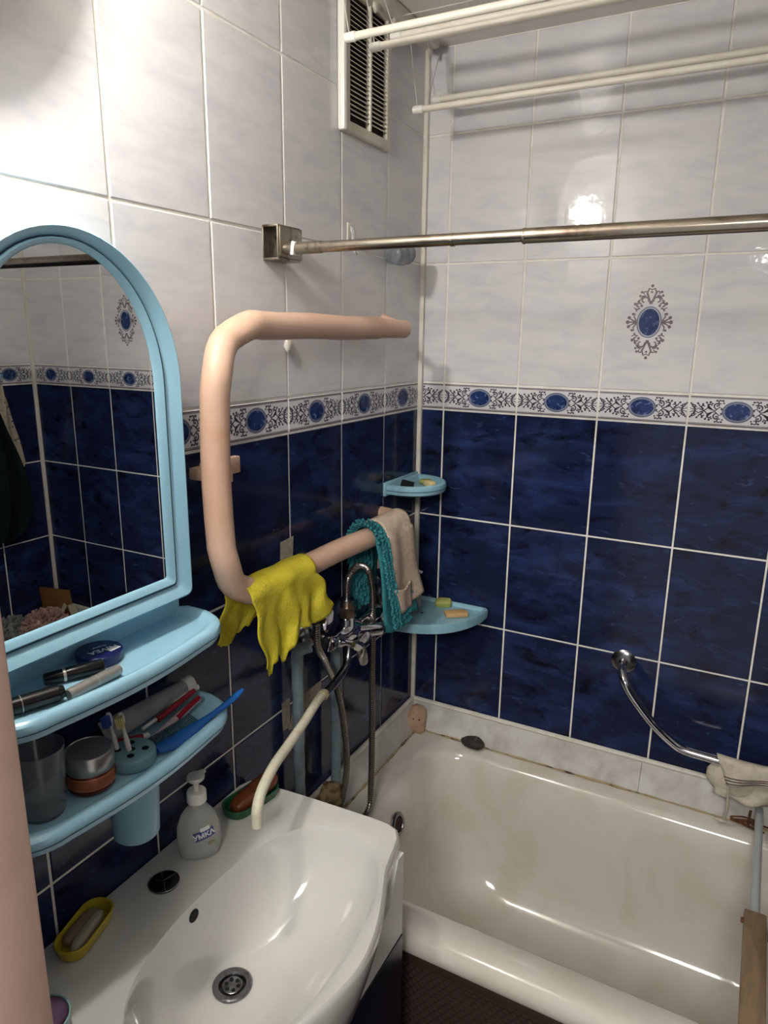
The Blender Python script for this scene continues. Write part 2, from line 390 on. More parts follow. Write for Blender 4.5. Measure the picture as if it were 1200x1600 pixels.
def tile_wall(name, origin, ux, nrm, cols, skip=None, label=None, thick=.1, zr=(0, ZC), span=None, meds=()):
    """origin: base corner, ux: direction along the wall, nrm: into the room"""
    ux, nrm, up = Vector(ux), Vector(nrm), Vector((0, 0, 1)); O = Vector(origin)
    s0, s1 = span
    bm = B(); c = [O+ux*s0-nrm*thick, O+ux*s1, O+up*ZC]
    lo = Vector([min((O+ux*a-nrm*b+up*q)[i] for a in span for b in (0, thick) for q in zr) for i in range(3)])
    hi = Vector([max((O+ux*a-nrm*b+up*q)[i] for a in span for b in (0, thick) for q in zr) for i in range(3)])
    box(bm, lo, hi)
    w = obj(name, bm, M_grout, smooth=False, loc=O); w['kind'] = 'structure'
    if label: w['label'] = label
    rot = Matrix((ux, up, nrm)).transposed()
    rd = random.Random(name)
    for ci, (a, b, ptype) in enumerate(cols):
        for (z0, z1, kind) in ROWS:
            zz0, zz1 = max(z0, zr[0]), min(z1, zr[1])
            if skip and skip(a, b, z0, z1): continue
            if zz1-zz0 < .02: continue
            me = tile_mesh(b-a, zz1-zz0, kind)
            o = bpy.data.objects.new('border_tile' if kind == 'border' else 'tile', me); COL.objects.link(o); o.parent = w
            q = rot @ Matrix.Rotation(rd.gauss(0, .0016), 3, 'X') @ Matrix.Rotation(rd.gauss(0, .0016), 3, 'Y')
            M = q.to_4x4(); M.translation = ux*((a+b)/2)+up*((zz0+zz1)/2)+nrm*(-.0012+rd.uniform(0, .0004))
            o.matrix_local = M
            if kind == 'border':
                if ptype is None: pr = prints()
                else: pr = prints(*ptype)
                for nm, pm in pr:
                    p = bpy.data.objects.new(nm, pm); COL.objects.link(p); p.parent = o; p.location = (0, 0, .0028)
            if kind == 'light' and abs(z0-1.6217) < .01 and ci in meds:
                for nm, pm in MED:
                    p = bpy.data.objects.new(nm, pm); COL.objects.link(p); p.parent = o; p.location = (-.003, .007, .0028)
    return w
bcols = [(0, BACK0, ((-.0345, .0345), -.0645))]
x = BACK0
while x+COLW < XR: bcols.append((x, x+COLW, None)); x += COLW
bcols.append((x, XR, None if XR-x > .15 else ((-(XR-x)/2+.003, (XR-x)/2-.003), 0)))
lcols = [(0, LEFT0, None)]; y = LEFT0
while y+LW < 1.45: lcols.append((y, y+LW, None)); y += LW
lcols.append((y, 1.45, ((-(1.45-y)/2+.003, (1.45-y)/2-.003), 0)) if 1.45-y < .19 else (y, 1.45, None))
tile_wall('wall_back', (0, 0, 0), (1, 0, 0), (0, -1, 0), bcols, skip=lambda a, b, z0, z1: z1 < .6, span=(-.1, XR+.1), meds=(3, 6))
tile_wall('wall_left', (0, 0, 0), (0, -1, 0), (1, 0, 0), lcols, skip=None, span=(0, 1.45))
tile_wall('wall_right', (XR, 0, 0), (0, -1, 0), (-1, 0, 0), lcols, skip=lambda a, b, z0, z1: z1 < .3, span=(0, 1.45))
# front wall with the doorway the photograph was taken through
DX0, DX1, DZ = .328, 1.02, 2.08
fcols = [(i*COLW, min((i+1)*COLW, XR), None) for i in range(9)]
tile_wall('wall_front', (0, YF, 0), (1, 0, 0), (0, 1, 0), [(0, .2025, None), (.2025, DX0-.022, ((-.045, .045), 0))], span=(-.1, DX0-.02))
tile_wall('wall_front', (0, YF, 0), (1, 0, 0), (0, 1, 0), [(DX1+.022, 1.215, ((-.07, .07), 0)), (1.215, 1.4175, None), (1.4175, 1.62, None), (1.62, XR, ((-.03, .03), 0))], span=(DX1+.02, XR+.1))
bm = B(); box(bm, (DX0-.02, -1.56, DZ), (DX1+.02, -1.45, ZC+.05)); w = obj('wall_front', bm, M_light, smooth=False); w['kind'] = 'structure'
dr = bpy.data.objects.new('door_1', None); COL.objects.link(dr); dr.location = (DX0, -1.5, 0); dr['kind'] = 'structure'
bm = B(); box(bm, (DX0-.03, -1.575, 0), (DX0-.001, -1.447, DZ), .004); box(bm, (DX0-.002, -1.50, 0), (DX0+.006, -1.45, DZ), .003); obj('jamb', bm, M_door, dr)
bm = B(); box(bm, (DX1, -1.575, 0), (DX1+.03, -1.447, DZ), .004); obj('jamb', bm, M_door, dr)
bm = B(); box(bm, (DX0-.03, -1.575, DZ), (DX1+.03, -1.447, DZ+.03), .004); obj('lintel', bm, M_door, dr)
bm = B(); box(bm, (-.1, -1.6, -.08), (XR+.1, .1, 0)); o = obj('floor', bm, M_floor, smooth=False); o['kind'] = 'structure'
bm = B(); box(bm, (-.1, -1.56, ZC), (XR+.1, .1, ZC+.08)); o = obj('ceiling', bm, M_ceil, smooth=False); o['kind'] = 'structure'
bm = B(); box(bm, (0, -.013, .66), (.013, 0, ZC), .003); o = obj('trim_1', bm, M_bead); o['kind'] = 'structure'
bm = B(); box(bm, (XR-.013, -.013, .66), (XR, 0, ZC), .003); o = obj('trim_2', bm, M_bead); o['kind'] = 'structure'
# sloping skirt of panels above the tub, with a bead on top and old caulk below
def skirt(name, A, Bp, inw, joints):
    A, Bp, inw = Vector(A), Vector(Bp), Vector(inw); d = (Bp-A); L = d.length; d = d/L
    t = bpy.data.objects.new(name, None); COL.objects.link(t); t['kind'] = 'structure'
    js = [0]+[j for j in joints if j < L]+[L]
    for a, b in zip(js, js[1:]):
        bm = B(); R = []
        for s in (a+.0005, b-.0005):
            P = A+d*s
            R.append([P+Vector((0, 0, .684)), P+Vector((0, 0, .59)), P+inw*.037+Vector((0, 0, .59)), P+inw*.037+Vector((0, 0, .602)), P+inw*.014+Vector((0, 0, .676))])
        loft(bm, R); obj('skirt_panel', bm, M_skirt, t, smooth=False)
    bm = B(); tube(bm, [A+inw*.009+Vector((0, 0, .682)), Bp+inw*.009+Vector((0, 0, .682))], .0072, 8); obj('bead', bm, M_bead, t)
    bm = B(); n = 60; rd = random.Random(3)
    tube(bm, [A+d*L*i/n+inw*(.0385+rd.uniform(-.001, .001))+Vector((0, 0, .6025)) for i in range(n+1)], [.0026+rd.uniform(-.0012, .0016) for i in range(n+1)], 6); obj('caulk_seam', bm, M_caulk, t)
skirt('trim_3', (0, 0, 0), (XR, 0, 0), (0, -1, 0), [.67, 1.34])
skirt('trim_4', (0, -.004, 0), (0, -.62, 0), (1, 0, 0), [])

# ------------------------------------------------------------------ bathtub
t = empty('bathtub', (.85, -.38, 0), 'white enamel bathtub along the back wall with a rounded front rim', 'bathtub')
bm = B(); R = []
def rr(m, z, r, n=8, ml=None, mr=None, mb=None):
    ml = m if ml is None else ml; mr = m if mr is None else mr; mb = m if mb is None else mb
    return rrect(.006+ml, XR-.006-mr, -.724+m, -.012-mb, r, z, n)
for m, z, r in ((.016, .553, .03), (.004, .553, .03), (.0, .562, .03), (.001, .578, .03), (.007, .590, .03), (.018, .598, .03), (.034, .600, .035)):
    R.append(rr(m, z, r, mb=min(m, .01), ml=min(m, .01), mr=min(m, .01)))
def inner(dl, dr, df, db, z, r): return rrect(.006+dl, XR-.006-dr, -.724+df, -.012-db, r, z, 8)
R += [inner(.095, .095, .075, .062, .598, .10), inner(.108, .105, .084, .072, .592, .10), inner(.118, .112, .092, .080, .578, .10),
      inner(.135, .125, .102, .090, .52, .11), inner(.17, .17, .118, .105, .40, .12), inner(.20, .25, .135, .12, .30, .13),
      inner(.225, .33, .155, .14, .25, .14), inner(.27, .40, .19, .17, .225, .15), inner(.36, .5, .27, .25, .212, .10)]
loft(bm, R, False, True); obj('tub_shell', bm, M_enamel, t)
bm = B(); box(bm, (.02, -.68, .0), (.05, -.03, .55)); obj('support', bm, M_plaster, t, smooth=False); bm = B(); box(bm, (XR-.05, -.68, 0), (XR-.02, -.03, .55)); obj('support', bm, M_plaster, t, smooth=False)
bm = B(); lathe(bm, [(.030, 0), (.030, .004), (.026, .007), (.020, .007), (.018, .003), (.018, .0)], (.139, -.365, .530), (.97, 0, .24), 28); obj('overflow_ring', bm, M_chromed, t)
bm = B(); lathe(bm, [(.0175, .0), (.0175, .0055)], (.139, -.365, .530), (.97, 0, .24), 24); obj('overflow_hole', bm, mat('rusty_hole', srgb(50, 26, 18), .7), t)
# textured brown screen under the rim
s = empty('bath_screen', (1.0, -.70, 0), 'brown bath screen with honeycomb texture below the front rim of the tub', 'screen')
bm = B(); box(bm, (.30, -.706, .515), (XR-.01, -.684, .543), .002); box(bm, (.30, -.706, .0), (XR-.01, -.684, .03), .002); obj('rail', bm, M_brown, s)
bm = B(); box(bm, (.30, -.700, .03), (XR-.01, -.690, .516)); obj('panel', bm, M_brown, s, smooth=False)
# honeycomb: a lattice of wavy raised cords
bm = B(); z = .040; row = 0
while z < .512:
    pts = []; n = 88
    for i in range(n+1):
        pts.append((.302+i*.0078, -.7015, z+(.0032 if (i+row*1) % 2 else -.0032)))
    tube(bm, pts, .0012, 4, False); z += .0105; row += 1
o = obj('honeycomb_relief', bm, M_mesh, s, smooth=False); o['kind'] = 'stuff'

# ------------------------------------------------------------------ washbasin and cabinet
SY = -1.05
t = empty('washbasin', (.2, SY, .70), 'white ceramic washbasin with bowed front on the left wall', 'washbasin')
half = [(.0, .275), (.10, .286), (.22, .293), (.30, .296), (.332, .292), (.348, .278), (.356, .255), (.362, .225), (.370, .19), (.385, .155), (.405, .105), (.420, .055), (.427, 0)]
outl = [(x, SY+y) for x, y in half]+[(x, SY-y) for x, y in half[-2::-1]]
dense = []
P2 = cr([(a, b, 0) for a, b in outl], 6)
P2 += [Vector((0, SY-.275+.55*i/40, 0)) for i in range(1, 40)]
BC = Vector((.22, SY, 0)); NA = 96
def hit(poly, ang):
    d = Vector((cos(ang), sin(ang), 0)); best = None
    for a, b in zip(poly, poly[1:]+poly[:1]):
        e = b-a; den = d.x*e.y-d.y*e.x
        if abs(den) < 1e-12: continue
        w_ = a-BC; tt = (w_.x*e.y-w_.y*e.x)/den; uu = (w_.x*d.y-w_.y*d.x)/den
        if tt > 0 and -1e-6 <= uu <= 1+1e-6: best = tt if best is None else max(best, tt)
    return BC+d*best
angs = [2*pi*k/NA for k in range(NA)]
OUT = [hit(P2, a) for a in angs]
def bowlpt(a):   # superellipse bowl edge around (.268, SY)
    c_ = Vector((.262, SY, 0)); best = None; d = Vector((cos(a), sin(a), 0)); lo, hi = 0, .5
    f = lambda q: abs((q.x-c_.x)/.132)**2.6+abs((q.y-c_.y)/.242)**2.3-1
    for _ in range(40):
        m = (lo+hi)/2
        if f(BC+d*m) > 0: hi = m
        else: lo = m
    return BC+d*lo
BWL = [bowlpt(a) for a in angs]
DR = Vector((.182, SY+.002, 0))
def scl(pts, k, z, c=BC, xmin=0.001):
    return [Vector((max(c.x+(p.x-c.x)*k, xmin), c.y+(p.y-c.y)*k, z)) for p in pts]
R = [scl(OUT, .30, .672), scl(OUT, .55, .678), scl(OUT, .74, .695), scl(OUT, .87, .735), scl(OUT, .95, .795), scl(OUT, .985, .825), scl(OUT, 1.0, .842), scl(OUT, 1.0, .855), scl(OUT, .992, .864), scl(OUT, .975, .868)]
mid = [a.lerp(b, .80) for a, b in zip(OUT, BWL)]
R.append([Vector((p.x, p.y, .865)) for p in mid])
R.append([Vector((p.x, p.y, .862)) for p in BWL])
for k, z in ((.985, .857), (.97, .848), (.945, .832), (.90, .810), (.82, .783), (.72, .762), (.60, .742), (.47, .726), (.35, .714), (.24, .707)):
    R.append([DR+(p-DR).normalized()*(.034+k*((p-DR).length-.034))+Vector((0, 0, z)) for p in BWL])
R.append([DR+Vector((.033*cos(a), .033*sin(a), .703)) for a in angs]); R.append([DR+Vector((.024*cos(a), .024*sin(a), .701)) for a in angs])
bm = B(); loft(bm, R, True, True); obj('basin', bm, M_sink, t)
bm = B(); lathe(bm, [(.0325, .0), (.0325, .0035), (.030, .005), (.0225, .004), (.0195, -.001), (.0195, -.004)], DR+Vector((0, 0, .7035)), n=36, caps=False)
lathe(bm, [(.0165, -.001), (.0165, .0015), (.0155, .002), (.006, .002), (.003, .0035)], DR+Vector((0, 0, .7035)), n=32); dn = obj('drain', bm, M_chromed, t)
bm = B()
for k in range(6):
    a = 2*pi*k/6+.3; lathe(bm, [(.0034, 0), (.0034, .0008)], DR+Vector((.0105*cos(a), .0105*sin(a), .7052)), n=12)
lathe(bm, [(.0194, 0), (.0194, .0002)], DR+Vector((0, 0, .7018)), n=24)
obj('drain_hole', bm, M_hole, dn)
io = min(range(NA), key=lambda i: (BWL[i]-Vector((.13, -1.075, 0))).length)
_q = [Vector((R[j][io].x, R[j][io].y, R[j][io].z)) for j in (13, 14)]; _mid = _q[0].lerp(_q[1], .5); _t = (_q[1]-_q[0]).normalized(); _n = Vector((0, 1, 0)).cross(_t).normalized()
if _n.x < 0: _n = -_n
bm = B(); lathe(bm, [(.0105, -.001), (.0105, .0012)], _mid, _n, 24); obj('overflow_hole', bm, M_hole, t)
bm = B(); lathe(bm, [(.0245, 0), (.0245, .002), (.022, .0038), (.004, .0045)], (.062, -1.066, .8665), n=40); cp = obj('tap_hole_cover', bm, M_black, t); cp['label'] = 'black glossy cap with chrome rim'
bm = B(); tube(bm, [(.062+.0243*cos(a), -1.066+.0243*sin(a), .869) for a in [2*pi*k/40 for k in range(41)]], .0011, 6, False)
for ang in (80, 200, 320): tube(bm, [(.062, -1.066, .871), (.062+.023*cos(radians(ang)), -1.066+.023*sin(radians(ang)), .870)], .0006, 5)
obj('cover_rim', bm, M_chromed, cp)
t = empty('vanity_cabinet', (.18, SY, 0), 'white and navy vanity cabinet standing under the washbasin', 'cabinet')
bm = B(); box(bm, (.012, -1.305, .0), (.345, -.79, .62)); box(bm, (.012, -.803, .60), (.345, -.790, .835)); box(bm, (.012, -1.312, .60), (.345, -1.300, .835)); obj('carcass', bm, M_white, t, smooth=False)
bm = B(); RP = [(-1.312, .665), (-.784, .665), (-.784, .84), (-.806, .84), (-.835, .765), (-.90, .735), (-1.20, .735), (-1.265, .765), (-1.29, .84), (-1.312, .84)]; loft(bm, [[Vector((xx, a, b)) for a, b in RP] for xx in (.345, .362)]); obj('top_rail', bm, M_white, t, smooth=False)
bm = B(); box(bm, (.345, -1.046, .03), (.364, -.784, .664), .002); d_ = obj('door', bm, M_navy, t)
bm = B(); box(bm, (.345, -1.312, .03), (.364, -1.050, .664), .002); obj('door', bm, M_navy, t)

# ------------------------------------------------------------------ mirror
MY = -1.138
t = empty('mirror', (.02, MY, 1.33), 'arched wall mirror in a pale blue plastic frame above the blue shelf', 'mirror')
def arch(hw, zs, ht, zb, x, rc=.012):
    pts = []
    for k in range(33):
        a = pi*k/32; pts.append(Vector((x, MY+hw*cos(a), zs+ht*sin(a))))
    for k in range(1, 8): pts.append(Vector((x, MY-hw, zs+(zb+rc-zs)*k/8)))
    for k in range(5): a = pi+pi/2*k/4; pts.append(Vector((x, MY-hw+rc+rc*cos(a), zb+rc+rc*sin(a))))
    for k in range(1, 12): pts.append(Vector((x, MY-hw+rc+(2*hw-2*rc)*k/12, zb)))
    for k in range(5): a = 3*pi/2+pi/2*k/4; pts.append(Vector((x, MY+hw-rc+rc*cos(a), zb+rc+rc*sin(a))))
    for k in range(1, 8): pts.append(Vector((x, MY+hw, zb+rc+(zs-zb-rc)*k/8)))
    return pts
oh, ot, ob = .184, .203, 1.333; ih, it_, ib = .139, .180, 1.372
def fr(s, x):  # s 0 outer .. 1 inner
    return arch(oh+(ih-oh)*s, 1.668, ot+(it_-ot)*s, ob+(ib-ob)*s, x, .012*(1-s)+.004*s)
bm = B(); loft(bm, [fr(0, .003), fr(0, .040), fr(.02, .050), fr(.07, .057), fr(.15, .0595), fr(.30, .0565), fr(.45, .0525), fr(.60, .0475), fr(.62, .0445)], False, False); obj('frame', bm, M_blue, t)
bm = B(); loft(bm, [fr(.585, .0470), fr(.60, .0482), fr(.66, .0482), fr(.675, .0470)], False, False); obj('seam', bm, M_seam, t)
bm = B(); loft(bm, [fr(.665, .0455), fr(.68, .0505), fr(.74, .0525), fr(.85, .0505), fr(.95, .0480), fr(1.0, .0455), fr(1.0, .043)], False, False); obj('inner_lip', bm, M_blue, t)
bm = B(); bm.faces.new([bm.verts.new(p) for p in fr(.95, .0448)]); obj('mirror_glass', bm, M_mirror, t, smooth=False)
bm = B(); bm.faces.new([bm.verts.new(p) for p in fr(.5, .01)]); obj('back_board', bm, M_plaster, t, smooth=False)

# ------------------------------------------------------------------ blue shelves
def dshape(yc, hw, depth, z, ins=0, x0=.002, r=.075, back=0):
    hw2, dp = hw-ins, depth-ins; pts = [Vector((x0+back, yc-hw2+.012, z)), Vector((x0+back+.012, yc-hw2, z))]
    for k in range(1, 5): pts.append(Vector((x0+back+.012+(dp-r-.012-x0-back)*k/5, yc-hw2, z)))
    for k in range(11): a = -pi/2+pi/2*k/10; pts.append(Vector((dp-r+r*cos(a), yc-hw2+r+r*sin(a), z)))
    # gently bowed front edge
    for k in range(1, 14): f = k/14; pts.append(Vector((dp+.012*sin(pi*f), yc-hw2+r+(2*hw2-2*r)*f, z)))
    for k in range(11): a = pi/2*k/10; pts.append(Vector((dp-r+r*cos(a), yc+hw2-r+r*sin(a), z)))
    for k in range(4, 0, -1): pts.append(Vector((x0+back+.012+(dp-r-.012-x0-back)*k/5, yc+hw2, z)))
    pts += [Vector((x0+back+.012, yc+hw2, z)), Vector((x0+back, yc+hw2-.012, z))]
    return pts
def shelf(name, yc, hw, depth, zt, label, th=.030):
    s = empty(name, (.05, yc, zt-th), label, 'shelf')
    bm = B()
    loft(bm, [dshape(yc, hw, depth, zt-th, .012), dshape(yc, hw, depth, zt-th+.003, .004), dshape(yc, hw, depth, zt-th+.010, .001), dshape(yc, hw, depth, zt-th*.5, 0),
              dshape(yc, hw, depth, zt-.006, .001), dshape(yc, hw, depth, zt-.001, .005), dshape(yc, hw, depth, zt, .009), dshape(yc, hw, depth, zt-.0015, .014), dshape(yc, hw, depth, zt-.008, .020), dshape(yc, hw, depth, zt-.009, .026)])
    obj('tray', bm, M_blue, s)
    bm = B(); a = dshape(yc, hw, depth, zt-th*.52, -.0003, x0=.001)[2:-2]; b = dshape(yc, hw, depth, zt-th*.56, -.0003, x0=.001)[2:-2]
    loft(bm, [a, b], False, False); obj('seam', bm, M_seam, s)
    return s
s1 = shelf('wall_shelf', MY+.005, .212, .122, 1.296, 'pale blue plastic shelf with rounded ends directly below the mirror')
bm = B(); box(bm, (.001, MY-.190, 1.275), (.007, MY+.200, 1.334), .002); obj('back_plate', bm, M_blue, s1)
s2 = shelf('wall_shelf', MY+.005, .212, .128, 1.142, 'lower pale blue plastic shelf with cup holder, holding jar and toothbrushes')
bm = B(); lathe(bm, [(.030, 0), (.033, .003), (.036, .06), (.0375, .100)], (.082, -1.128, 1.014), n=32); obj('cup_holder', bm, M_blue2, s2)

# ------------------------------------------------------------------ things on the upper shelf (tray floor z = 1.287)
ZT = 1.2875
t = empty('cream_tin', (.036, -1.135, ZT), 'round navy blue cream tin with white lettering on the shelf under the mirror', 'tin')
bm = B(); lathe(bm, [(.030, 0), (.031, .002), (.031, .009), (.0325, .009), (.0325, .015), (.031, .0165), (.029, .0165)], (.040, -1.132, ZT), n=40); obj('tin_body', bm, M_tin, t)
def place_text(body, size, loc, rot, m, parent, name='lettering', bold=0):
    bm = text_bm(body, size, .00015, bold)
    for v in bm.verts: v.co = rot @ v.co+Vector(loc)
    return obj(name, bm, m, parent, smooth=False)
place_text('NIVEA', .0150, (.046, -1.130, ZT+.0167), Rz(255-0), M_labelw, t, bold=.0002)
place_text('Creme', .0070, (.034, -1.126, ZT+.0167), Rz(255), M_labelw, t)
bm = B(); box(bm, (.050, -1.128, ZT+.0166), (.060, -1.110, ZT+.0169), rot=None); obj('sticker', bm, M_labelw, t, smooth=False)
def stick(name, a, b, r, m, label, cat, band=None, taper=1.0, tip=None):
    a, b = Vector(a), Vector(b); t = empty(name, (a+b)/2-Vector((0, 0, r)), label, cat)
    d = (b-a).normalized(); L = (b-a).length
    bm = B(); lathe(bm, [(r*.8*taper, 0), (r*taper, .002), (r, L*.5), (r*1.0, L-.002), (r*.85, L)], a, d, 24); obj('cap', bm, m, t)
    if band:
        for (f, w, mm) in band:
            bm = B(); lathe(bm, [(r*1.03, -w/2), (r*1.05, 0), (r*1.03, w/2)], a+d*L*f, d, 24); obj('band', bm, mm, t)
    if tip:
        bm = B(); lathe(bm, [(r*tip[0], 0), (r*tip[0]*.9, tip[1])], b-d*.001, d, 24); obj('tip', bm, tip[2], t)
    return t
stick('lipstick', (.040, -1.222, ZT+.0095), (.073, -1.153, ZT+.0095), .0095, M_black, 'black cosmetic tube with a silver band beside the navy tin', 'cosmetics', [(.33, .0035, M_silver)], taper=.85)
stick('lip_balm', (.101, -1.232, ZT+.0085), (.100, -1.150, ZT+.0085), .0082, M_silverp, 'slim silver grey cosmetic tube at the shelf edge', 'cosmetics', [(.52, .001, M_silver)], tip=None)
stick('mascara', (.062, -1.315, ZT+.0115), (.090, -1.236, ZT+.0115), .0112, M_black, 'thick black cosmetic tube at the left end of the upper shelf', 'cosmetics', [(.45, .0012, M_silverp)], taper=1.0, tip=(.8, .006, M_black))

# ------------------------------------------------------------------ things on the lower shelf (tray floor z = 1.133)
ZL = 1.1335
t = empty('tumbler', (.070, -1.262, ZL), 'clear plastic tumbler at the left end of the lower blue shelf', 'tumbler')
bm = B(); lathe(bm, [(.026, 0), (.0275, .003), (.0335, .095), (.0322, .095), (.0262, .005), (.001, .004)], (.068, -1.262, ZL), n=40); obj('cup', bm, mat('cup_plastic', (.80, .83, .84, 1), .1, trans=.9, ior=1.3), t)
t = empty('cream_jar', (.075, -1.190, ZL), 'squat cream jar with silver lid and copper label', 'jar')
jc = (.076, -1.192)
bm = B(); lathe(bm, [(.027, 0), (.031, .004), (.0315, .010), (.0315, .028), (.029, .031)], (jc[0], jc[1], ZL), n=44); obj('jar_body', bm, M_coppb, t)
bm = B(); lathe(bm, [(.0318, 0), (.0318, .018)], (jc[0], jc[1], ZL+.0095), n=44, caps=False); lb = obj('label', bm, M_copper, t); lb['label'] = 'copper coloured label with fine dark print'
bm = B()
for k in range(6):
    tube(bm, [(jc[0]+.0320*cos(a), jc[1]+.0320*sin(a), ZL+.012+k*.0024) for a in [radians(-95+q*5) for q in range(30)]], .0003, 4, False)
obj('label_print', bm, M_coppb, lb)
bm = B(); lathe(bm, [(.031, 0), (.0325, .002), (.0325, .024), (.031, .0265), (.0295, .027), (.029, .0262)], (jc[0], jc[1], ZL+.030), n=44); obj('lid', bm, M_silver, t)
# toothbrush holder: fluted disc with holes
t = empty('toothbrush_holder', (.082, -1.128, 1.131), 'round dull blue toothbrush holder disc with holes in the lower shelf', 'holder')
bm = B(); n = 90; hc = (.083, -1.126)
def flute(r, z, a=.0007): return [Vector((hc[0]+(r+(a if k % 2 else 0))*cos(2*pi*k/n), hc[1]+(r+(a if k % 2 else 0))*sin(2*pi*k/n), z)) for k in range(n)]
loft(bm, [flute(.031, ZL, 0), flute(.033, ZL+.002), flute(.0335, ZL+.016), flute(.0325, ZL+.019, 0), flute(.030, ZL+.0205, 0)]); obj('disc', bm, M_holder, t)
bm = B(); HO = [(-.014, .012), (.015, .012), (.012, -.013), (-.016, -.012), (0, 0)]
for a, b in HO: lathe(bm, [(.0052, 0), (.0052, .0005)], (hc[0]+a, hc[1]+b, ZL+.0204), n=16)
obj('hole', bm, M_hole, t)
def brush(name, base, top, label, mh, mb, face, ln=.10, headw=.0048):
    base, top = Vector(base), Vector(top); d = (top-base).normalized()
    t = empty(name, base, label, 'toothbrush')
    bm = B(); N = 14; pts = [base+d*ln*i/N for i in range(N+1)]
    rs = [.0040]*6+[.0034, .0028, .0024, .0024, .0030, .0046, .0050, .0046, .0025]
    tube(bm, pts, rs, 10); obj('handle', bm, mh, t)
    f = Vector(face).normalized(); bm = B()
    side = d.cross(f).normalized()
    for i in range(9):
        for j in range(4):
            p = base+d*(ln*(.74+.24*i/9))+side*(j-1.5)*.0022+f*.003
            cyl(bm, p, p+f*.0105+side*(j-1.5)*.0006, .0011, 6)
    obj('bristles', bm, mb, t)
brush('toothbrush', (hc[0]+.0, hc[1]-.003, ZL+.012), (hc[0]-.016, hc[1]-.006, ZL+.1), 'white toothbrush with cream bristles standing in the blue holder', M_white, M_brisw, (.6, -.8, 0), .068)
brush('toothbrush', (hc[0]-.018, hc[1]-.010, ZL+.012), (hc[0]-.034, hc[1]-.012, ZL+.1), 'white toothbrush with blue bristles standing in the blue holder', M_white, M_brisb, (.3, -.9, 0), .066)
# toothpaste tube: flat crimped end to the left, cap end raised on the shelf rim
def squeeze_tube(name, a, b, w, th, m, mc, label, capr=.012, capl=.014, up=Vector((.25, 0, .97)), cat='tube'):
    a, b = Vector(a), Vector(b); t = empty(name, (a+b)/2-Vector((0, 0, th)), label, cat); d = (b-a).normalized(); L = (b-a).length
    sd = d.cross(up).normalized(); u2 = sd.cross(d).normalized(); R = []
    for i in range(13):
        f = i/12; ww = w*(1-f)+capr*.95*f; tt = .0012*(1-f)**2+th*(1-(1-f)**2)
        R.append([a+d*L*f+sd*ww*cos(2*pi*k/24)+u2*tt*sin(2*pi*k/24) for k in range(24)])
    bm = B(); loft(bm, R); obj('tube_body', bm, m, t)
    bm = B(); lathe(bm, [(capr, 0), (capr*1.08, .002), (capr*1.12, capl-.002), (capr, capl)], b, d, 28); obj('cap', bm, mc, t)
    return t
squeeze_tube('toothpaste_tube', (.024, -1.125, ZL+.026), (.034, -.968, ZL+.034), .019, .012, M_tubep, M_white, 'grey toothpaste tube with white cap lying against the wall on the lower shelf', .0125, .018, up=Vector((.8, 0, .6)))
squeeze_tube('cream_tube', (.040, -1.150, ZL+.022), (.060, -1.085, ZL+.010), .012, .006, M_red, M_white, 'small red and white tube behind the toothbrush holder', .006, .010)
def lying(name, pts, rs, m, label, cat='toothbrush'):
    t = empty(name, Vector(pts[0])-Vector((0, 0, rs[0])), label, cat); bm = B(); q = cr(pts, 6); n = len(q)
    rr_ = [rs[min(int(i/(n-1)*(len(rs)-1)), len(rs)-2)]*(1-((i/(n-1)*(len(rs)-1)) % 1))+rs[min(int(i/(n-1)*(len(rs)-1))+1, len(rs)-1)]*((i/(n-1)*(len(rs)-1)) % 1) for i in range(n)]
    tube(bm, q, rr_, 10); obj('handle', bm, m, t); return t
a = lying('toothbrush', [(.050, -1.075, ZL+.016), (.048, -1.03, ZL+.019), (.044, -.98, ZL+.024), (.042, -.945, ZL+.026)], [.003, .003, .006, .004], M_white, 'white and dark red toothbrush lying beside the toothpaste tube')
bm = B(); tube(bm, cr([(.0525, -1.045, ZL+.018), (.049, -1.00, ZL+.022), (.047, -.958, ZL+.026)], 6), .0052, 10); obj('grip', bm, M_red, a)
a = lying('toothbrush', [(.078, -1.085, ZL+.012), (.074, -1.06, ZL+.013), (.070, -1.015, ZL+.015), (.062, -.965, ZL+.018)], [.0035, .0035, .0065, .005], mat('pale_pink_plastic', srgb(200, 176, 178), .3), 'pale pink toothbrush lying between the comb and the tube')
bm = B(); tube(bm, cr([(.0745, -1.025, ZL+.0165), (.070, -1.00, ZL+.019), (.064, -.965, ZL+.021)], 6), .0045, 8); obj('grip', bm, M_red, a)
# blue brush comb with handle sticking out over the shelf end
t = empty('hair_comb', (.105, -1.03, ZL), 'blue plastic comb with dark teal teeth, handle sticking past the shelf end', 'comb')
bm = B(); C1 = cr([(.104, -1.098, ZL+.010), (.108, -1.06, ZL+.009), (.113, -1.01, ZL+.014), (.117, -.96, ZL+.020), (.119, -.918, ZL+.028)], 8)
ww = [.008, .0125, .0135, .011, .0065, .0045, .0055, .006, .003]; R = []
for i, p in enumerate(C1):
    f = i/(len(C1)-1)*8; k = min(int(f), 7); w_ = ww[k]*(1-(f-k))+ww[k+1]*(f-k)
    T = (C1[min(i+1, len(C1)-1)]-C1[max(i-1, 0)]).normalized(); sd = T.cross(Vector((.35, 0, .93))).normalized(); u2 = sd.cross(T)
    R.append([p+sd*w_*cos(2*pi*q/14)+u2*.0035*sin(2*pi*q/14) for q in range(14)])
loft(bm, R); obj('comb_body', bm, M_combblue, t)
bm = B()
for i in range(26):
    f = i/25; p = Vector((.100+.008*f, -1.098+.085*f, ZL+.012+.003*f))
    for j in range(3): cyl(bm, p+Vector((-.004*j, .001*j, 0)), p+Vector((-.013-.004*j, -.002+.001*j, .006)), .0010, 5)
o = obj('teeth', bm, M_bris, t)

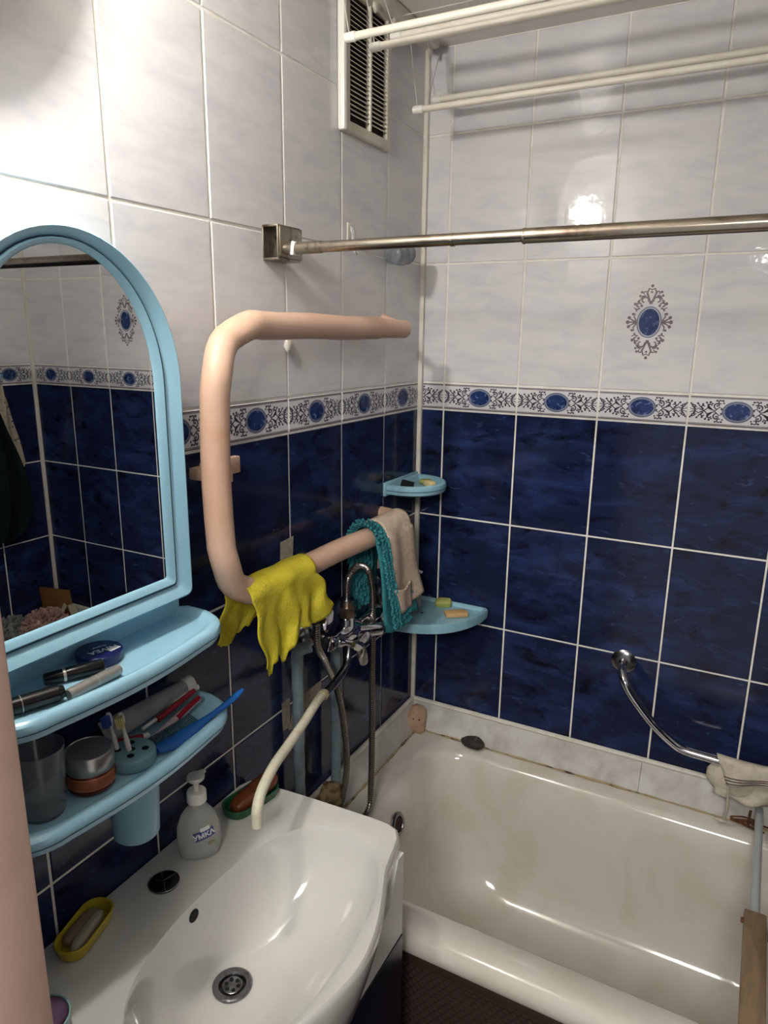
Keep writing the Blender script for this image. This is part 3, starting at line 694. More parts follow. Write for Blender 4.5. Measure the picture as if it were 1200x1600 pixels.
# ------------------------------------------------------------------ soap things on the washbasin
ZB = .8675
t = empty('soap_dispenser', (.072, -.972, ZB), 'clear pump bottle of liquid soap with blue label beside the tap hole', 'bottle')
bc = Vector((.066, -.985, ZB)); TH = radians(45); e1 = Vector((cos(TH), sin(TH), 0)); e2 = Vector((-sin(TH), cos(TH), 0))
e1 = Vector((.707, .707, 0)); e2 = Vector((.707, -.707, 0))      # broad side faces e2
def bprof(z):  # half width / half depth
    pr_ = [(0, .030, .017), (.004, .034, .020), (.03, .0375, .0225), (.06, .0355, .021), (.080, .028, .019), (.092, .018, .016), (.098, .0135, .0135), (.106, .0130, .0130)]
    for (z0, a0, b0), (z1, a1, b1) in zip(pr_, pr_[1:]):
        if z <= z1+1e-9: f = (z-z0)/(z1-z0); return a0+(a1-a0)*f, b0+(b1-b0)*f
    return pr_[-1][1:]
def bring(z, s=1):
    a, b = bprof(z); return [bc+e1*a*s*cos(2*pi*k/40)+e2*b*s*sin(2*pi*k/40)+Vector((0, 0, z)) for k in range(40)]
bm = B(); loft(bm, [bring(z) for z in (0, .002, .004, .015, .03, .045, .06, .07, .080, .086, .092, .098, .106)]); obj('bottle_body', bm, M_gel, t)
bm = B(); lathe(bm, [(.0155, 0), (.0165, .001), (.0165, .018), (.015, .020), (.007, .0205)], bc+Vector((0, 0, .104)), n=32); lathe(bm, [(.0045, 0), (.0045, .018)], bc+Vector((0, 0, .123)), n=16); obj('collar', bm, M_white, t)
bm = B(); lathe(bm, [(.006, 0), (.0145, .008), (.0155, .012), (.014, .014), (.003, .014)], bc+Vector((0, 0, .138)), n=28)
tube(bm, [bc+Vector((0, 0, .146)), bc+Vector((-.006, .020, .145)), bc+Vector((-.009, .030, .140))], [.007, .005, .004], 10); obj('pump_head', bm, mat('pump_plastic', srgb(190, 188, 182), .3), t)
def wrap(bm, zc, off=.0006, u0=0.0, tilt=0):
    for v in bm.verts:
        u, w_, h = v.co.x*cos(tilt)-v.co.y*sin(tilt)+u0, v.co.x*sin(tilt)+v.co.y*cos(tilt)+zc, v.co.z
        a, b = bprof(max(0, w_)); u = max(-a*.98, min(a*.98, u)); dpt = b*sqrt(max(0, 1-(u/a)**2))
        v.co = bc-e1*0+(e1*u)+e2*(dpt+off+h)+Vector((0, 0, w_))
def patch(w, h, nx=10, ny=4):
    bm = B(); g = [[bm.verts.new((-w/2+w*i/nx, -h/2+h*j/ny, 0)) for i in range(nx+1)] for j in range(ny+1)]
    for j in range(ny):
        for i in range(nx): bm.faces.new((g[j][i], g[j][i+1], g[j+1][i+1], g[j+1][i]))
    return bm
def label_part(bm, name, m, zc, off, parent, u0=0, tilt=0): wrap(bm, zc, off, u0, tilt); return obj(name, bm, m, parent, smooth=False)
lb = label_part(patch(.034, .017), 'label', M_label, .050, .0004, t, .008, radians(12))
label_part(patch(.016, .007), 'logo_cloud', M_labelw, .061, .0007, t, .010, radians(12))
label_part(text_bm('УМКА', .0125, .0001, .0004), 'lettering', M_labelw, .049, .0008, t, .008, radians(12))
bm = patch(.012, .007, 4, 2); label_part(bm, 'leaf_mark', mat('leaf_ink', srgb(120, 130, 90), .5), .032, .0005, t, .020)

def soapdish(name, c, hw, hl, h, rot, m, label, wall=.004, ins=.010):
    t = empty(name, c, label, 'soap dish'); c = Vector(c); Rm = Rz(rot)
    def ring(i, z, f=1):
        out = []
        for q in rrect(-hw+i, hw-i, -hl+i, hl-i, min(hw-i, hl-i)*.95, 0, 10): out.append(c+Rm @ q+Vector((0, 0, z)))
        return out
    bm = B(); loft(bm, [ring(.010, 0), ring(.005, .001), ring(0, h), ring(.0012, h+.0012), ring(wall, h), ring(wall+ins*.5, .004), ring(wall+ins, .003)])
    obj('dish', bm, m, t); return t
def bar(name, c, s, rot, m, label, seed=1, tilt=None, power=.62):
    bm = B(); blob(bm, c, s, seed, .035, 3, (Rz(rot) @ (tilt or Matrix.Identity(3))), power); o = obj(name, bm, m); return tag(o, label, 'soap')
soapdish('soap_dish', (.038, -1.200, ZB), .026, .053, .020, 16, M_yplast, 'oval yellow plastic soap dish on the left end of the washbasin')
bar('soap_bar', (.030, -1.200, ZB+.0125), (.011, .034, .009), 12, M_soap5, 'brown soap bar in the yellow dish, on the wall side', 2)
bar('soap_bar', (.046, -1.202, ZB+.0135), (.0085, .036, .010), 18, M_soap6, 'ivory soap bar in the yellow dish, on the bowl side', 3)
soapdish('soap_dish', (.058, -.835, ZB-.001), .030, .062, .018, -9, M_gplast, 'dark green soap dish on the right rear corner of the washbasin')
bar('soap_bar', (.062, -.828, ZB+.021), (.020, .056, .014), -12, M_soap4, 'wet brown soap lump in the green dish', 5, tilt=Rx(10))
# pale patch: teal rim / purple thing at the bottom left
t = empty('laundry_cup', (.12, -1.332, .866), 'purple cloth in a pale teal cup at the left front corner of the washbasin', 'cup')
bm = B(); lathe(bm, [(.022, 0), (.030, .002), (.034, .030), (.032, .030), (.028, .005)], (.120, -1.332, .866), n=32); obj('cup', bm, M_tealp, t)
bm = B(); blob(bm, (.120, -1.332, .892), (.030, .030, .012), 8, .1); obj('cloth', bm, M_purple, t)

# ------------------------------------------------------------------ towel rail
PX = .075
t = empty('towel_rail', (.05, -.55, 1.29), 'thick peach painted towel warmer pipe bent on the left wall', 'towel rail')
path = [(PX, -.245, 1.757), (PX, -.30, 1.757)]
def arc(cy, cz, r, a0, a1, n=12): return [(PX, cy+r*cos(radians(a0+(a1-a0)*k/n)), cz+r*sin(radians(a0+(a1-a0)*k/n))) for k in range(n+1)]
rc = .105
p1 = [(PX, -.33-.05*i, 1.757) for i in range(10)]+arc(-.905+rc, 1.757-rc, rc, 90, 180)+[(PX, -.905, z) for z in (1.60, 1.55, 1.50, 1.45)]+arc(-.905+rc, 1.297+rc, rc, 180, 270)+[(PX, -.75+.05*i, 1.297) for i in range(10)]
p1 = [Vector(p)+Vector((.004*sin(i*.7), 0, .001*sin(i*1.3))) for i, p in enumerate(p1)]
bm = B(); tube(bm, p1[1:], .0235, 24); obj('pipe', bm, M_peach, t)
bm = B(); lathe(bm, [(.017, 0), (.0205, .003), (.0205, .145)], (PX, -.248, 1.757), (0, -1, 0), 24); tube(bm, [(PX, -.262, 1.760), (.04, -.235, 1.772), (.0, -.215, 1.785)], .009, 12); obj('end_sleeve', bm, M_peach, t)
bm = B(); tube(bm, cr([(PX, -.31, 1.297), (.065, -.255, 1.300), (.035, -.225, 1.302), (.0, -.215, 1.302)], 5), .016, 16); obj('wall_elbow', bm, M_peach, t)
bm = B(); box(bm, (.0, -.892, 1.505), (PX, -.868, 1.525), .002); box(bm, (.0, -.868, 1.500), (.014, -.775, 1.530), .002); obj('bracket', bm, M_peach, t)
# ------------------------------------------------------------------ cloth on the rail
def drape(name, parent, m, yfun, back_len, front_len, thick=.003, rp=.0265, folds=None, nu=26, nv=60, cz=1.297, edge=None, cx=PX):
    """a sheet hung over the horizontal pipe; yfun(u, s) gives y; u across 0..1"""
    bm = B(); g = []
    for i in range(nu+1):
        u = i/nu; col = []
        bl, fl = back_len(u), front_len(u); arcl = pi*rp; tot = bl+arcl+fl
        for j in range(nv+1):
            s = tot*j/nv
            if s < bl: x, z = cx-rp, cz-(bl-s); q = (bl-s)/max(bl, .01); side = -1
            elif s < bl+arcl: a = pi-(s-bl)/rp; x, z = cx+rp*cos(a), cz+rp*sin(a); q = 0; side = 0
            else: x, z = cx+rp, cz-(s-bl-arcl); q = (s-bl-arcl)/max(fl, .01); side = 1
            off = folds(u, q, side) if folds else 0
            col.append(bm.verts.new((max(.006, x+off), yfun(u, q, side), z)))
        g.append(col)
    for i in range(nu):
        for j in range(nv): bm.faces.new((g[i][j], g[i+1][j], g[i+1][j+1], g[i][j+1]))
    o = obj(name, bm, m, parent)
    md = o.modifiers.new('thickness', 'SOLIDIFY'); md.thickness = thick; md.offset = 1
    return o
jag = random.Random(11); JG = [jag.uniform(-.010, .010) for _ in range(60)]
def ffold(u, q, sd):
    if sd == 0: return 0.002*sin(u*14)
    return q*(.008*sin(u*13+1)+.006*sin(u*27+q*3))*(1 if sd > 0 else .5)+(.006*q if sd > 0 else -.008*q)
o = drape('cleaning_cloth', None, M_yellow, lambda u, q, sd: (-.868+.200*u)+(.035*q*(.4+.8*u) if sd > 0 else -.022*q*(1-u))+.006*sin(q*9+u*5),
          lambda u: .085+.012*sin(u*9)+JG[int(u*40)]*.3, lambda u: (.128 if u < .38 else .128-.30*(u-.38) if u < .50 else .092+.06*(u-.5) if u < .8 else .110-.12*(u-.8))+(.018 if .06 < u < .11 else 0)+(.016 if .33 < u < .375 else 0)+JG[int(u*40)]*.25, folds=ffold, thick=.0018, nu=48, rp=.0295)
tag(o, 'ragged yellow cleaning cloth draped over the lower arm of the towel rail', 'cloth')
# lower separate strip of the same cloth hanging behind
# teal chenille and terry mitt
t = empty('bath_mitt', (PX, -.36, 1.08), 'beige terry and teal chenille wash mitt hanging on the end of the towel rail', 'mitt')
def mf(u, q, sd): return (.004*sin(u*9)+.004*sin(q*5+u*2))*(q > 0)+(.016*q if sd > 0 else -.006*q)
drape('terry_panel', t, M_beige, lambda u, q, sd: -.388+.128*u+(.040*q if sd > 0 else -.01*q)*(.6+.5*u), lambda u: .10+.02*u, lambda u: .205-.02*u, folds=mf, thick=.004, rp=.031, nu=16)
def backing_y(u, q, sd): return -.425+.135*u+(.055*q if sd > 0 else -.02*q)*(.6+.5*u)
drape('teal_backing', t, M_teal, backing_y, lambda u: .165-.02*u, lambda u: .235+.01*sin(u*6), folds=lambda u, q, sd: mf(u, q, sd)-.002, thick=.003, rp=.0265, nu=14)
# pocket
bm = B(); g = []
for i in range(9):
    u = i/8; col = []
    for j in range(9):
        q = j/8; col.append(bm.verts.new((PX+.027+.016+.008+.010*sin(pi*u)*(1-q*.6)+.003*sin(7*u), -.395+.085*u*(1-.18*q)+.050*q*.5+.02, 1.165-.070*q-(.010*sin(pi*u) if j == 0 else 0))))
    g.append(col)
for i in range(8):
    for j in range(8): bm.faces.new((g[i][j], g[i+1][j], g[i+1][j+1], g[i][j+1]))
o = obj('pocket', bm, M_beige, t); md = o.modifiers.new('thickness', 'SOLIDIFY'); md.thickness = .003
# chenille loops
bm = B(); rd = random.Random(5)
def noodle(p, d, r=.0032, L=.022):
    p = Vector(p); d = Vector(d).normalized(); k = Vector((rd.uniform(-.3, .3), rd.uniform(-.3, .3), rd.uniform(-.3, .1)))
    tube(bm, [p, p+d*L*.5, p+(d+k*.5).normalized()*L*.92, p+(d+k*.5).normalized()*L], [r*.8, r, r, r*.4], 6)
for i in range(46):      # down the left front edge
    f = i/45; z = 1.325-.245*f; 
    if f < .12: x0 = PX+.027*cos(1.5-1.5*f/.12); z = 1.297+.027*sin(1.5-1.5*f/.12)
    else: x0 = PX+.029+.018*f
    for k in range(3): noodle((x0+.004, -.412+.012*k+.048*f, z), (.35, -.85+.15*k, -.55))
for i in range(16):      # along the bottom
    for k in range(4): noodle((PX+.040, -.355+.075*i/15, 1.075+.020*k*(.5+i/22)), (.5, .15, -.85))
for i in range(12):      # bits on the hanging back flap
    for k in range(20): noodle((PX-.028+rd.uniform(-.004, .006), -.445+.10*i/11+rd.uniform(-.004, .004), 1.29-.155*k/19), (.3, -.6, -.7))
for i in range(14):      # over the top
    a = pi*i/13; noodle((PX+.027*cos(a), -.424, 1.297+.027*sin(a)), (cos(a), -.9, sin(a)*.6)); noodle((PX+.027*cos(a), -.415, 1.297+.027*sin(a)), (cos(a), -.5, sin(a)))
o = obj('chenille_fringe', bm, M_teal, t); o['kind'] = 'stuff'

# ------------------------------------------------------------------ shower curtain rod
RY, RZ = -.655, 1.892
t = empty('curtain_rod', (.85, RY, 1.88), 'long steel shower curtain rod crossing above the bathtub', 'rod')
bm = B()
for lo, hi in (((.002, -.677, 1.928), (.036, -.607, 1.932)), ((.002, -.677, 1.872), (.036, -.607, 1.876)), ((.001, -.677, 1.874), (.004, -.607, 1.930)), ((.033, -.677, 1.874), (.036, -.607, 1.930))): box(bm, lo, hi, .0008)
b_ = obj('bracket', bm, M_rust, t)
bm = B(); box(bm, (.0355, -.672, 1.876), (.038, -.604, 1.930), .002); lathe(bm, [(.003, 0), (.003, .002)], (.038, -.622, 1.918), (1, 0, 0), 12); obj('flange_plate', bm, M_rust, b_)
bm = B(); cyl(bm, (.036, RY, RZ), (.115, RY, RZ), .0105, 24); obj('collar', bm, M_rust, t)
bm = B(); box(bm, (.055, RY-.0108, RZ-.012), (.062, RY+.0108, RZ+.0112), .001, rot=Ry(8)); obj('tape', bm, M_white, t)
bm = B(); cyl(bm, (.06, RY, RZ), (.60, RY, RZ+.001), .0095, 28); obj('inner_tube', bm, M_steel, t)
bm = B(); cyl(bm, (.36, RY, RZ), (.365, RY, RZ), .0103, 28); lathe(bm, [(.0115, 0), (.0118, .001), (.0118, .003), (.0113, .004)], (.478, RY, RZ), (1, 0, 0), 28); cyl(bm, (.48, RY, RZ), (XR-.002, RY, RZ+.002), .0113, 28); obj('outer_tube', bm, M_steel, t)

# ------------------------------------------------------------------ ventilation grille
t = empty('vent_grille', (.01, -.31, 2.146), 'cream ventilation grille with slanted slats at the top of the left wall', 'grille')
y0, y1, z0, z1 = -.410, -.208, 2.146, 2.412
bm = B()
def vr(i, xx): return [Vector((xx, a, b)) for a, b in ((y0+i, z0+i), (y1-i, z0+i), (y1-i, z1-i*.5), (y0+i, z1-i*.5))]
loft(bm, [vr(0, .001), vr(0, .011), vr(.003, .014), vr(.020, .014), vr(.022, .012), vr(.022, .004)], False, False); obj('frame', bm, M_vent, t)
bm = B(); box(bm, (.0, y0+.018, z0+.018), (.003, y1-.018, z1-.008)); obj('dark_opening', bm, mat('duct_dark', srgb(40, 32, 26), .9), t, smooth=False)
n = 24; ym = -.304
for k in range(n):
    z = z0+.034+(z1-.018-z0-.034)*k/n
    for (a, b) in ((y0+.026, ym-.004), (ym+.004, y1-.021)):
        bm = B(); loft(bm, [[Vector((.003, yy, z+.0075)), Vector((.0035, yy, z+.0085)), Vector((.0135, yy, z+.0016)), Vector((.0135, yy, z-.0004))] for yy in (a, b)])
        obj('slat', bm, M_vent, t, smooth=False)
bm = B(); box(bm, (.003, ym-.004, z0+.02), (.0155, ym+.004, z1-.01), .002)
obj('centre_rib', bm, M_cream, t)
bm = B(); box(bm, (.002, y0-.012, z0-.002), (.020, y0+.0035, z1+.01), .006); obj('side_strip', bm, M_white, t)

# ------------------------------------------------------------------ ceiling clothes airer
t = empty('clothes_airer', (.85, -.33, 2.2), 'white ceiling clothes airer of five rods on strings above the tub', 'airer')
RODS = [(-.137, 2.262), (-.229, 2.219), (-.338, 2.324), (-.422, 2.279), (-.517, 2.265)]
bm = B(); box(bm, (.020, -.60, ZC-.024), (.060, -.055, ZC-.001), .006); obj('ceiling_bar', bm, M_cream, t)
bm = B(); box(bm, (1.60, -.60, ZC-.024), (1.64, -.055, ZC-.001), .006); obj('ceiling_bar', bm, M_cream, t)
for i, (yy, zz) in enumerate(RODS):
    bm = B(); cyl(bm, (.10, yy, zz), (1.58, yy, zz), .0068, 20); rod = obj('airer_rod', bm, M_cream, t)
    bm = B()
    for a, s_ in ((.078, 1), (1.602, -1)):
        bm = B(); lathe(bm, [(.006, 0), (.0082, .002), (.0085, .020), (.008, .024)], (a, yy, zz), (s_, 0, 0), 20); obj('end_cap', bm, M_white, rod)
    
    for xx in (.088, 1.592):
        bm = B(); cyl(bm, (xx, yy, zz+.004), (.062 if xx < 1 else 1.618, yy, ZC-.022), .0010, 6); obj('string', bm, M_string, t)
for yy in (-.07, -.16, -.245, -.33, -.42, -.51):
    bm = B(); lathe(bm, [(.009, 0), (.011, .001), (.007, .004), (.011, .007), (.009, .008)], (.036, yy, ZC-.030), (1, 0, 0), 16); tube(bm, [(.036+.004, yy+.010*cos(a), ZC-.030+.010*sin(a)) for a in [pi*k/10 for k in range(11)]], .0016, 6); obj('pulley', bm, M_cream, t)
bm = B(); cyl(bm, (.045, -.25, ZC-.022), (1.6, -.235, ZC-.012), .0011, 6); obj('string', bm, M_string, t)
bm = B(); cyl(bm, (.055, -.048, ZC-.03), (.07, -.137, 2.262), .001, 6); obj('string', bm, M_string, t)

# ------------------------------------------------------------------ wall lamp over the mirror (out of frame, lights the room)
t = empty('wall_lamp', (.05, -1.26, 2.16), 'white wall lamp with a round frosted globe above the mirror', 'lamp')
bm = B(); lathe(bm, [(.045, 0), (.045, .012), (.030, .020), (.022, .045), (.022, .056), (.140, .050), (.142, .054), (.140, .057), (.022, .062)], (.002, -1.26, 2.215), (1, 0, 0), 40); obj('base_light_shield', bm, M_white, t)  # lamp base plus an added dish that blocks light from the nearby wall
bm = B(); bmesh.ops.create_uvsphere(bm, u_segments=32, v_segments=16, radius=.033)
bmesh.ops.translate(bm, verts=bm.verts, vec=(.112, -1.26, 2.215)); obj('globe', bm, mat('lit_globe', srgb(255, 250, 240), .3, emis=((1.0, .955, .89, 1), BULB)), t)

# ------------------------------------------------------------------ small things on the left wall
t = empty('suction_holder', (.02, -.2, 1.91), 'smoky transparent suction cup holder on the left wall under the rod', 'holder')
bm = B(); lathe(bm, [(.026, 0), (.024, .004), (.012, .012), (.010, .020)], (.003, -.150, 1.935), (1, 0, 0), 28)
lathe(bm, [(.017, 0), (.022, .003), (.022, .052), (.018, .055)], (.030, -.228, 1.925), (0, 1, 0), 28); obj('cup', bm, M_smoke, t)
bm = B(); lathe(bm, [(.022, 0), (.024, .002), (.024, .020), (.022, .022)], (.030, -.170, 1.932), (0, 1, 0), 28); lathe(bm, [(.008, 0), (.010, .002), (.010, .008)], (.032, -.176, 1.930), (.5, -1, 0), 16); obj('lock_ring', bm, M_smoke, t)
t = empty('wall_hook', (.005, -.372, 1.93), 'small clear plastic hook on a sticker behind the steel rod', 'hook')
bm = B(); box(bm, (.0015, -.382, 1.935), (.0035, -.362, 1.975), .0006); obj('base', bm, M_bead, t)
bm = B(); tube(bm, cr([(.004, -.372, 1.970), (.010, -.372, 1.955), (.012, -.372, 1.925), (.018, -.372, 1.912), (.022, -.372, 1.925)], 5), .0035, 8); obj('hook', bm, M_clear, t)
bm = B(); blob(bm, (.006, -.610, 1.722), (.007, .010, .016), 4, .15, 2); tag(obj('putty_lump', bm, M_putty), 'small white putty lump on the grout line below the upper rail arm', 'putty')
def patchbox(pts, label, th=.0022):
    bm = B(); R = [[Vector((x_, a, b)) for a, b in pts] for x_ in (.0005, th)]; loft(bm, R); return tag(obj('bare_patch', bm, M_patch, smooth=False), label, 'wall patch')
patchbox([(-.648, 1.272), (-.606, 1.272), (-.600, 1.335), (-.645, 1.332)], 'pale bare patch on the tiles just above the yellow cloth')
patchbox([(-.600, .962), (-.500, .958), (-.505, .915), (-.600, .885), (-.632, .90)], 'long pale bare patch on the tiles between the two grey pipes')
patchbox([(-.655, .975), (-.625, .975), (-.628, .905), (-.652, .908)], 'narrow pale bare patch left of the first grey pipe')
# pipes
def wpipe(y, z0_, label):
    t = empty('water_pipe', (.030, y, .60), label, 'pipe'); bm = B(); rd_ = random.Random(int(-y*100))
    tube(bm, [(.030+rd_.uniform(-.0006, .0006), y+rd_.uniform(-.0006, .0006), z0_+(.603-z0_)*i/24) for i in range(25)], [.0125+rd_.uniform(-.0004, .0006) for _ in range(25)], 18); obj('pipe', bm, M_pipe, t)
    bm = B(); tube(bm, cr([(.030, y, z0_-.02), (.030, y, z0_), (.034, y, z0_+.012), (.05, y+.02, z0_+.018)], 4), .0135, 16); obj('elbow', bm, M_pipe, t)
wpipe(-.634, 1.085, 'grey painted water pipe nearer the yellow cloth')
wpipe(-.482, 1.055, 'grey painted water pipe behind the steel shower hose')
bm = B(); blob(bm, (.028, -.512, .668), (.026, .040, .036), 6, .25, 3); tag(obj('foam_lump', bm, M_foam), 'stained yellowish foam lump at the foot of the second grey pipe', 'foam')

# ------------------------------------------------------------------ bath mixer
t = empty('bath_mixer', (.06, -.45, 1.04), 'chrome two handle bath mixer with long spout on the left wall', 'faucet')
def cup_(bm, y, z): lathe(bm, [(.036, 0), (.035, .006), (.027, .016), (.016, .024)], (.003, y, z), (1, 0, 0), 32)
bm = B(); cup_(bm, -.262, 1.115); obj('wall_cover', bm, M_chromed, t)
bm = B(); cup_(bm, -.560, 1.100); obj('wall_cover', bm, M_chromed, t)
BX, BZ = .072, 1.098
bm = B(); tube(bm, cr([(.01, -.280, 1.112), (.040, -.310, 1.108), (BX, -.350, BZ+.002)], 5), .0125, 16); obj('eccentric', bm, M_chromed, t)
bm = B(); tube(bm, cr([(.01, -.560, 1.100), (.045, -.560, 1.099), (BX, -.555, BZ-.002)], 5), .0125, 16); obj('eccentric', bm, M_chromed, t)
bm = B(); lathe(bm, [(.015, 0), (.018, .003), (.018, .018), (.014, .024), (.0135, .050), (.017, .058), (.023, .075), (.024, .100), (.018, .120), (.0135, .130), (.0135, .185), (.018, .192), (.018, .225), (.015, .230)], (BX, -.582, BZ), (0, 1, 0), 28); obj('body', bm, M_chrome, t)
DY = -.500
bm = B(); lathe(bm, [(.014, 0), (.017, .006), (.017, .022), (.021, .028)], (BX, DY, BZ+.010), n=20); obj('diverter_neck', bm, M_chrome, t)
bm = B(); lathe(bm, [(.0175, 0), (.0185, .002), (.0185, .020), (.0175, .022)], (BX, DY, BZ+.038), n=6); lathe(bm, [(.014, 0), (.014, .016)], (BX, DY, BZ+.059), n=20); obj('hex_nut', bm, M_bronze, t)
bm = B(); lathe(bm, [(.0165, 0), (.0170, .003), (.0165, .004)], (BX, DY, BZ+.0745), n=28); lathe(bm, [(.008, 0), (.008, .012)], (BX, DY, BZ+.078), n=16); obj('flange', bm, M_chromed, t)
kd = Vector((.55, .83, -.12)); k0 = Vector((BX+.008, -.475, BZ-.006))
bm = B(); lathe(bm, [(.014, 0), (.0155, .004), (.0155, .062), (.014, .066)], k0, kd, 24); kb = obj('diverter_knob', bm, M_chrome, t)
bm = B(); lathe(bm, [(.0150, 0), (.0150, .002)], k0+kd.normalized()*.0655, kd, 24); obj('knob_cap', bm, M_black, kb)
def lever(c, d, m, name, ln=.048):
    c, d = Vector(c), Vector(d).normalized(); bm = B(); sd = d.cross(Vector((.6, -.7, .2))).normalized(); nn = d.cross(sd)
    R = []
    for f, w_, h in ((-.15, .005, .006), (.1, .010, .008), (.5, .011, .006), (.9, .009, .004), (1, .005, .003)):
        R.append([c+d*ln*f+sd*w_*a+nn*h*b for a, b in ((-1, -1), (0, -1.5), (1, -1), (1, 1), (0, 1.5), (-1, 1))])
    loft(bm, R); return obj(name, bm, m, t)
def valve(c, axis, ln, m, tilt):
    """stem with a three armed handle"""
    c, ax = Vector(c), Vector(axis).normalized()
    bm = B(); lathe(bm, [(.016, 0), (.017, .003), (.012, .012), (.0075, .018), (.0075, ln-.004), (.011, ln)], c, ax, 20); obj('valve_stem', bm, M_chrome, t)
    p = c+ax*ln; bm = B(); lathe(bm, [(.011, -.004), (.012, 0), (.010, .007), (.004, .009)], p, ax, 20); obj('handle_hub', bm, M_chrome, t)
    return p
pl = valve((BX+.004, -.545, BZ-.004), (.72, .45, -.22), .050, M_chrome, 0)
lever(pl, (.05, .26, -.96), M_chrome, 'handle', .052); lever(pl, (.1, -.90, .42), M_chrome, 'handle', .040); lever(pl, (.2, .75, .55), M_chrome, 'handle', .034)
lever((BX-.012, -.572, BZ+.030), (.0, .45, .85), M_chrome, 'handle', .044)
bm = B(); lathe(bm, [(.006, 0), (.006, .014), (.009, .016), (.009, .022)], (BX, -.352, BZ+.000), (.1, 1, -.1), 16); obj('right_stem', bm, M_chrome, t)
o = lever((BX+.004, -.322, BZ+.010), (.0, -.10, -.99), M_white, 'handle', .046); o['label'] = 'white plastic lever with red mark'
bm = B(); blob(bm, (BX+.004, -.310, BZ-.018), (.004, .006, .007), 1, 0, 2); obj('hot_mark', bm, M_red, t)
sp = cr([(BX, -.495, BZ-.010), (BX+.003, -.497, BZ-.045), (BX+.008, -.520, BZ-.076), (BX+.017, -.586, BZ-.088), (BX+.032, -.655, BZ-.081)], 8)
bm = B(); tube(bm, sp, .0088, 16); so = obj('spout', bm, M_chromed, t)
hs = cr([(.098, -.632, 1.014), (.106, -.672, 1.019), (.125, -.749, 1.015), (.145, -.830, 1.015), (.165, -.899, 1.020), (.180, -.951, 1.012), (.189, -.977, .995), (.192, -.983, .966)], 6)
bm = B(); tube(bm, hs, .0092, 18, False); so2 = obj('spout_extension', bm, M_hose, so); so2['label'] = 'yellowed white rubber hose pushed over the spout'
bm = B(); tube(bm, [hs[1], hs[2], hs[3], hs[4]], [.0108, .0120, .0117, .0104], 14); obj('tape_wrap', bm, M_tape, so)
bm = B(); lathe(bm, [(.0080, 0), (.0080, .001)], hs[-1]+Vector((0, 0, .002)), n=16); obj('hose_mouth', bm, M_hole, so)
# corrugated steel shower hose
t = empty('shower_hose', (.09, -.42, .55), 'coiled steel shower hose looping up from the mixer and down behind the washbasin', 'hose')
hp = cr([(BX, DY, BZ+.080), (BX, DY, BZ+.105), (BX+.001, -.492, BZ+.128), (BX+.002, -.458, BZ+.142), (BX+.006, -.418, BZ+.122), (BX+.012, -.406, BZ+.07), (BX+.018, -.414, BZ-.02), (BX+.018, -.414, BZ-.15), (BX+.020, -.416, .80), (BX+.026, -.430, .67), (BX+.032, -.452, .618), (BX+.028, -.505, .609),
         (BX-.010, -.530, .610), (BX-.022, -.492, .632), (BX-.006, -.492, .75), (BX-.006, -.506, .87), (BX-.006, -.532, .965), (BX-.006, -.580, 1.055), (BX-.006, -.610, 1.105), (BX-.004, -.616, 1.16)], 10)
fine = []
for a, b in zip(hp, hp[1:]):
    k = max(1, int((b-a).length/.0012))
    for i in range(k): fine.append(a.lerp(b, i/k))
rs = [.0054 if (i//2) % 2 else .0080 for i in range(len(fine))]
bm = B(); tube(bm, fine, rs, 10); obj('hose', bm, M_hosest, t)
# ------------------------------------------------------------------ soap shelf and corner shelf
t = empty('soap_shelf', (.06, -.10, 1.335), 'small pale blue rounded soap shelf high in the corner', 'shelf')
def oval(yc, hl, dp, z, ins=0):
    pts = [Vector((.004+ins, yc-hl+ins, z))]
    for k in range(25):
        a = -pi/2+pi*k/24; pts.append(Vector((.035+(dp-.035-ins)*cos(a), yc+(hl-ins)*sin(a), z)))
    pts.append(Vector((.004+ins, yc+hl-ins, z))); return pts
yc, hl, dp, zt = -.108, .094, .128, 1.372
bm = B(); loft(bm, [oval(yc, hl, dp, zt-.028, .010), oval(yc, hl, dp, zt-.024, .003), oval(yc, hl, dp, zt-.012, 0), oval(yc, hl, dp, zt-.003, .002), oval(yc, hl, dp, zt, .007), oval(yc, hl, dp, zt-.003, .013), oval(yc, hl, dp, zt-.014, .018)]); obj('tray', bm, M_blue2, t)
bm = B(); box(bm, (.001, yc-hl-.004, zt-.030), (.010, yc+hl, zt+.006), .003); obj('wall_plate', bm, M_blue2, t)
bm = B(); a = oval(yc, hl, dp, zt-.0135, -.0004); b = oval(yc, hl, dp, zt-.0150, -.0004); loft(bm, [a, b], False, False); obj('seam', bm, M_seam, t)
bm = B(); box(bm, (.018, -.165, zt-.013), (.052, -.100, zt-.004), .001, rot=Rz(24) @ Ry(14)); tag(obj('scouring_pad', bm, M_hole), 'dark scouring pad lying on the small upper soap shelf', 'pad')
bar('soap_bar', (.083, -.098, zt-.006), (.019, .012, .008), -28, M_soap3, 'cream soap remnant on the small upper soap shelf', 7)
bar('soap_bar', (.060, -.070, zt-.008), (.019, .013, .006), 10, M_soap2, 'greenish soap sliver behind the cream soap on the small upper shelf', 8)
t = empty('corner_shelf', (.09, -.09, .98), 'large pale blue corner shelf with soaps above the tub corner', 'shelf')
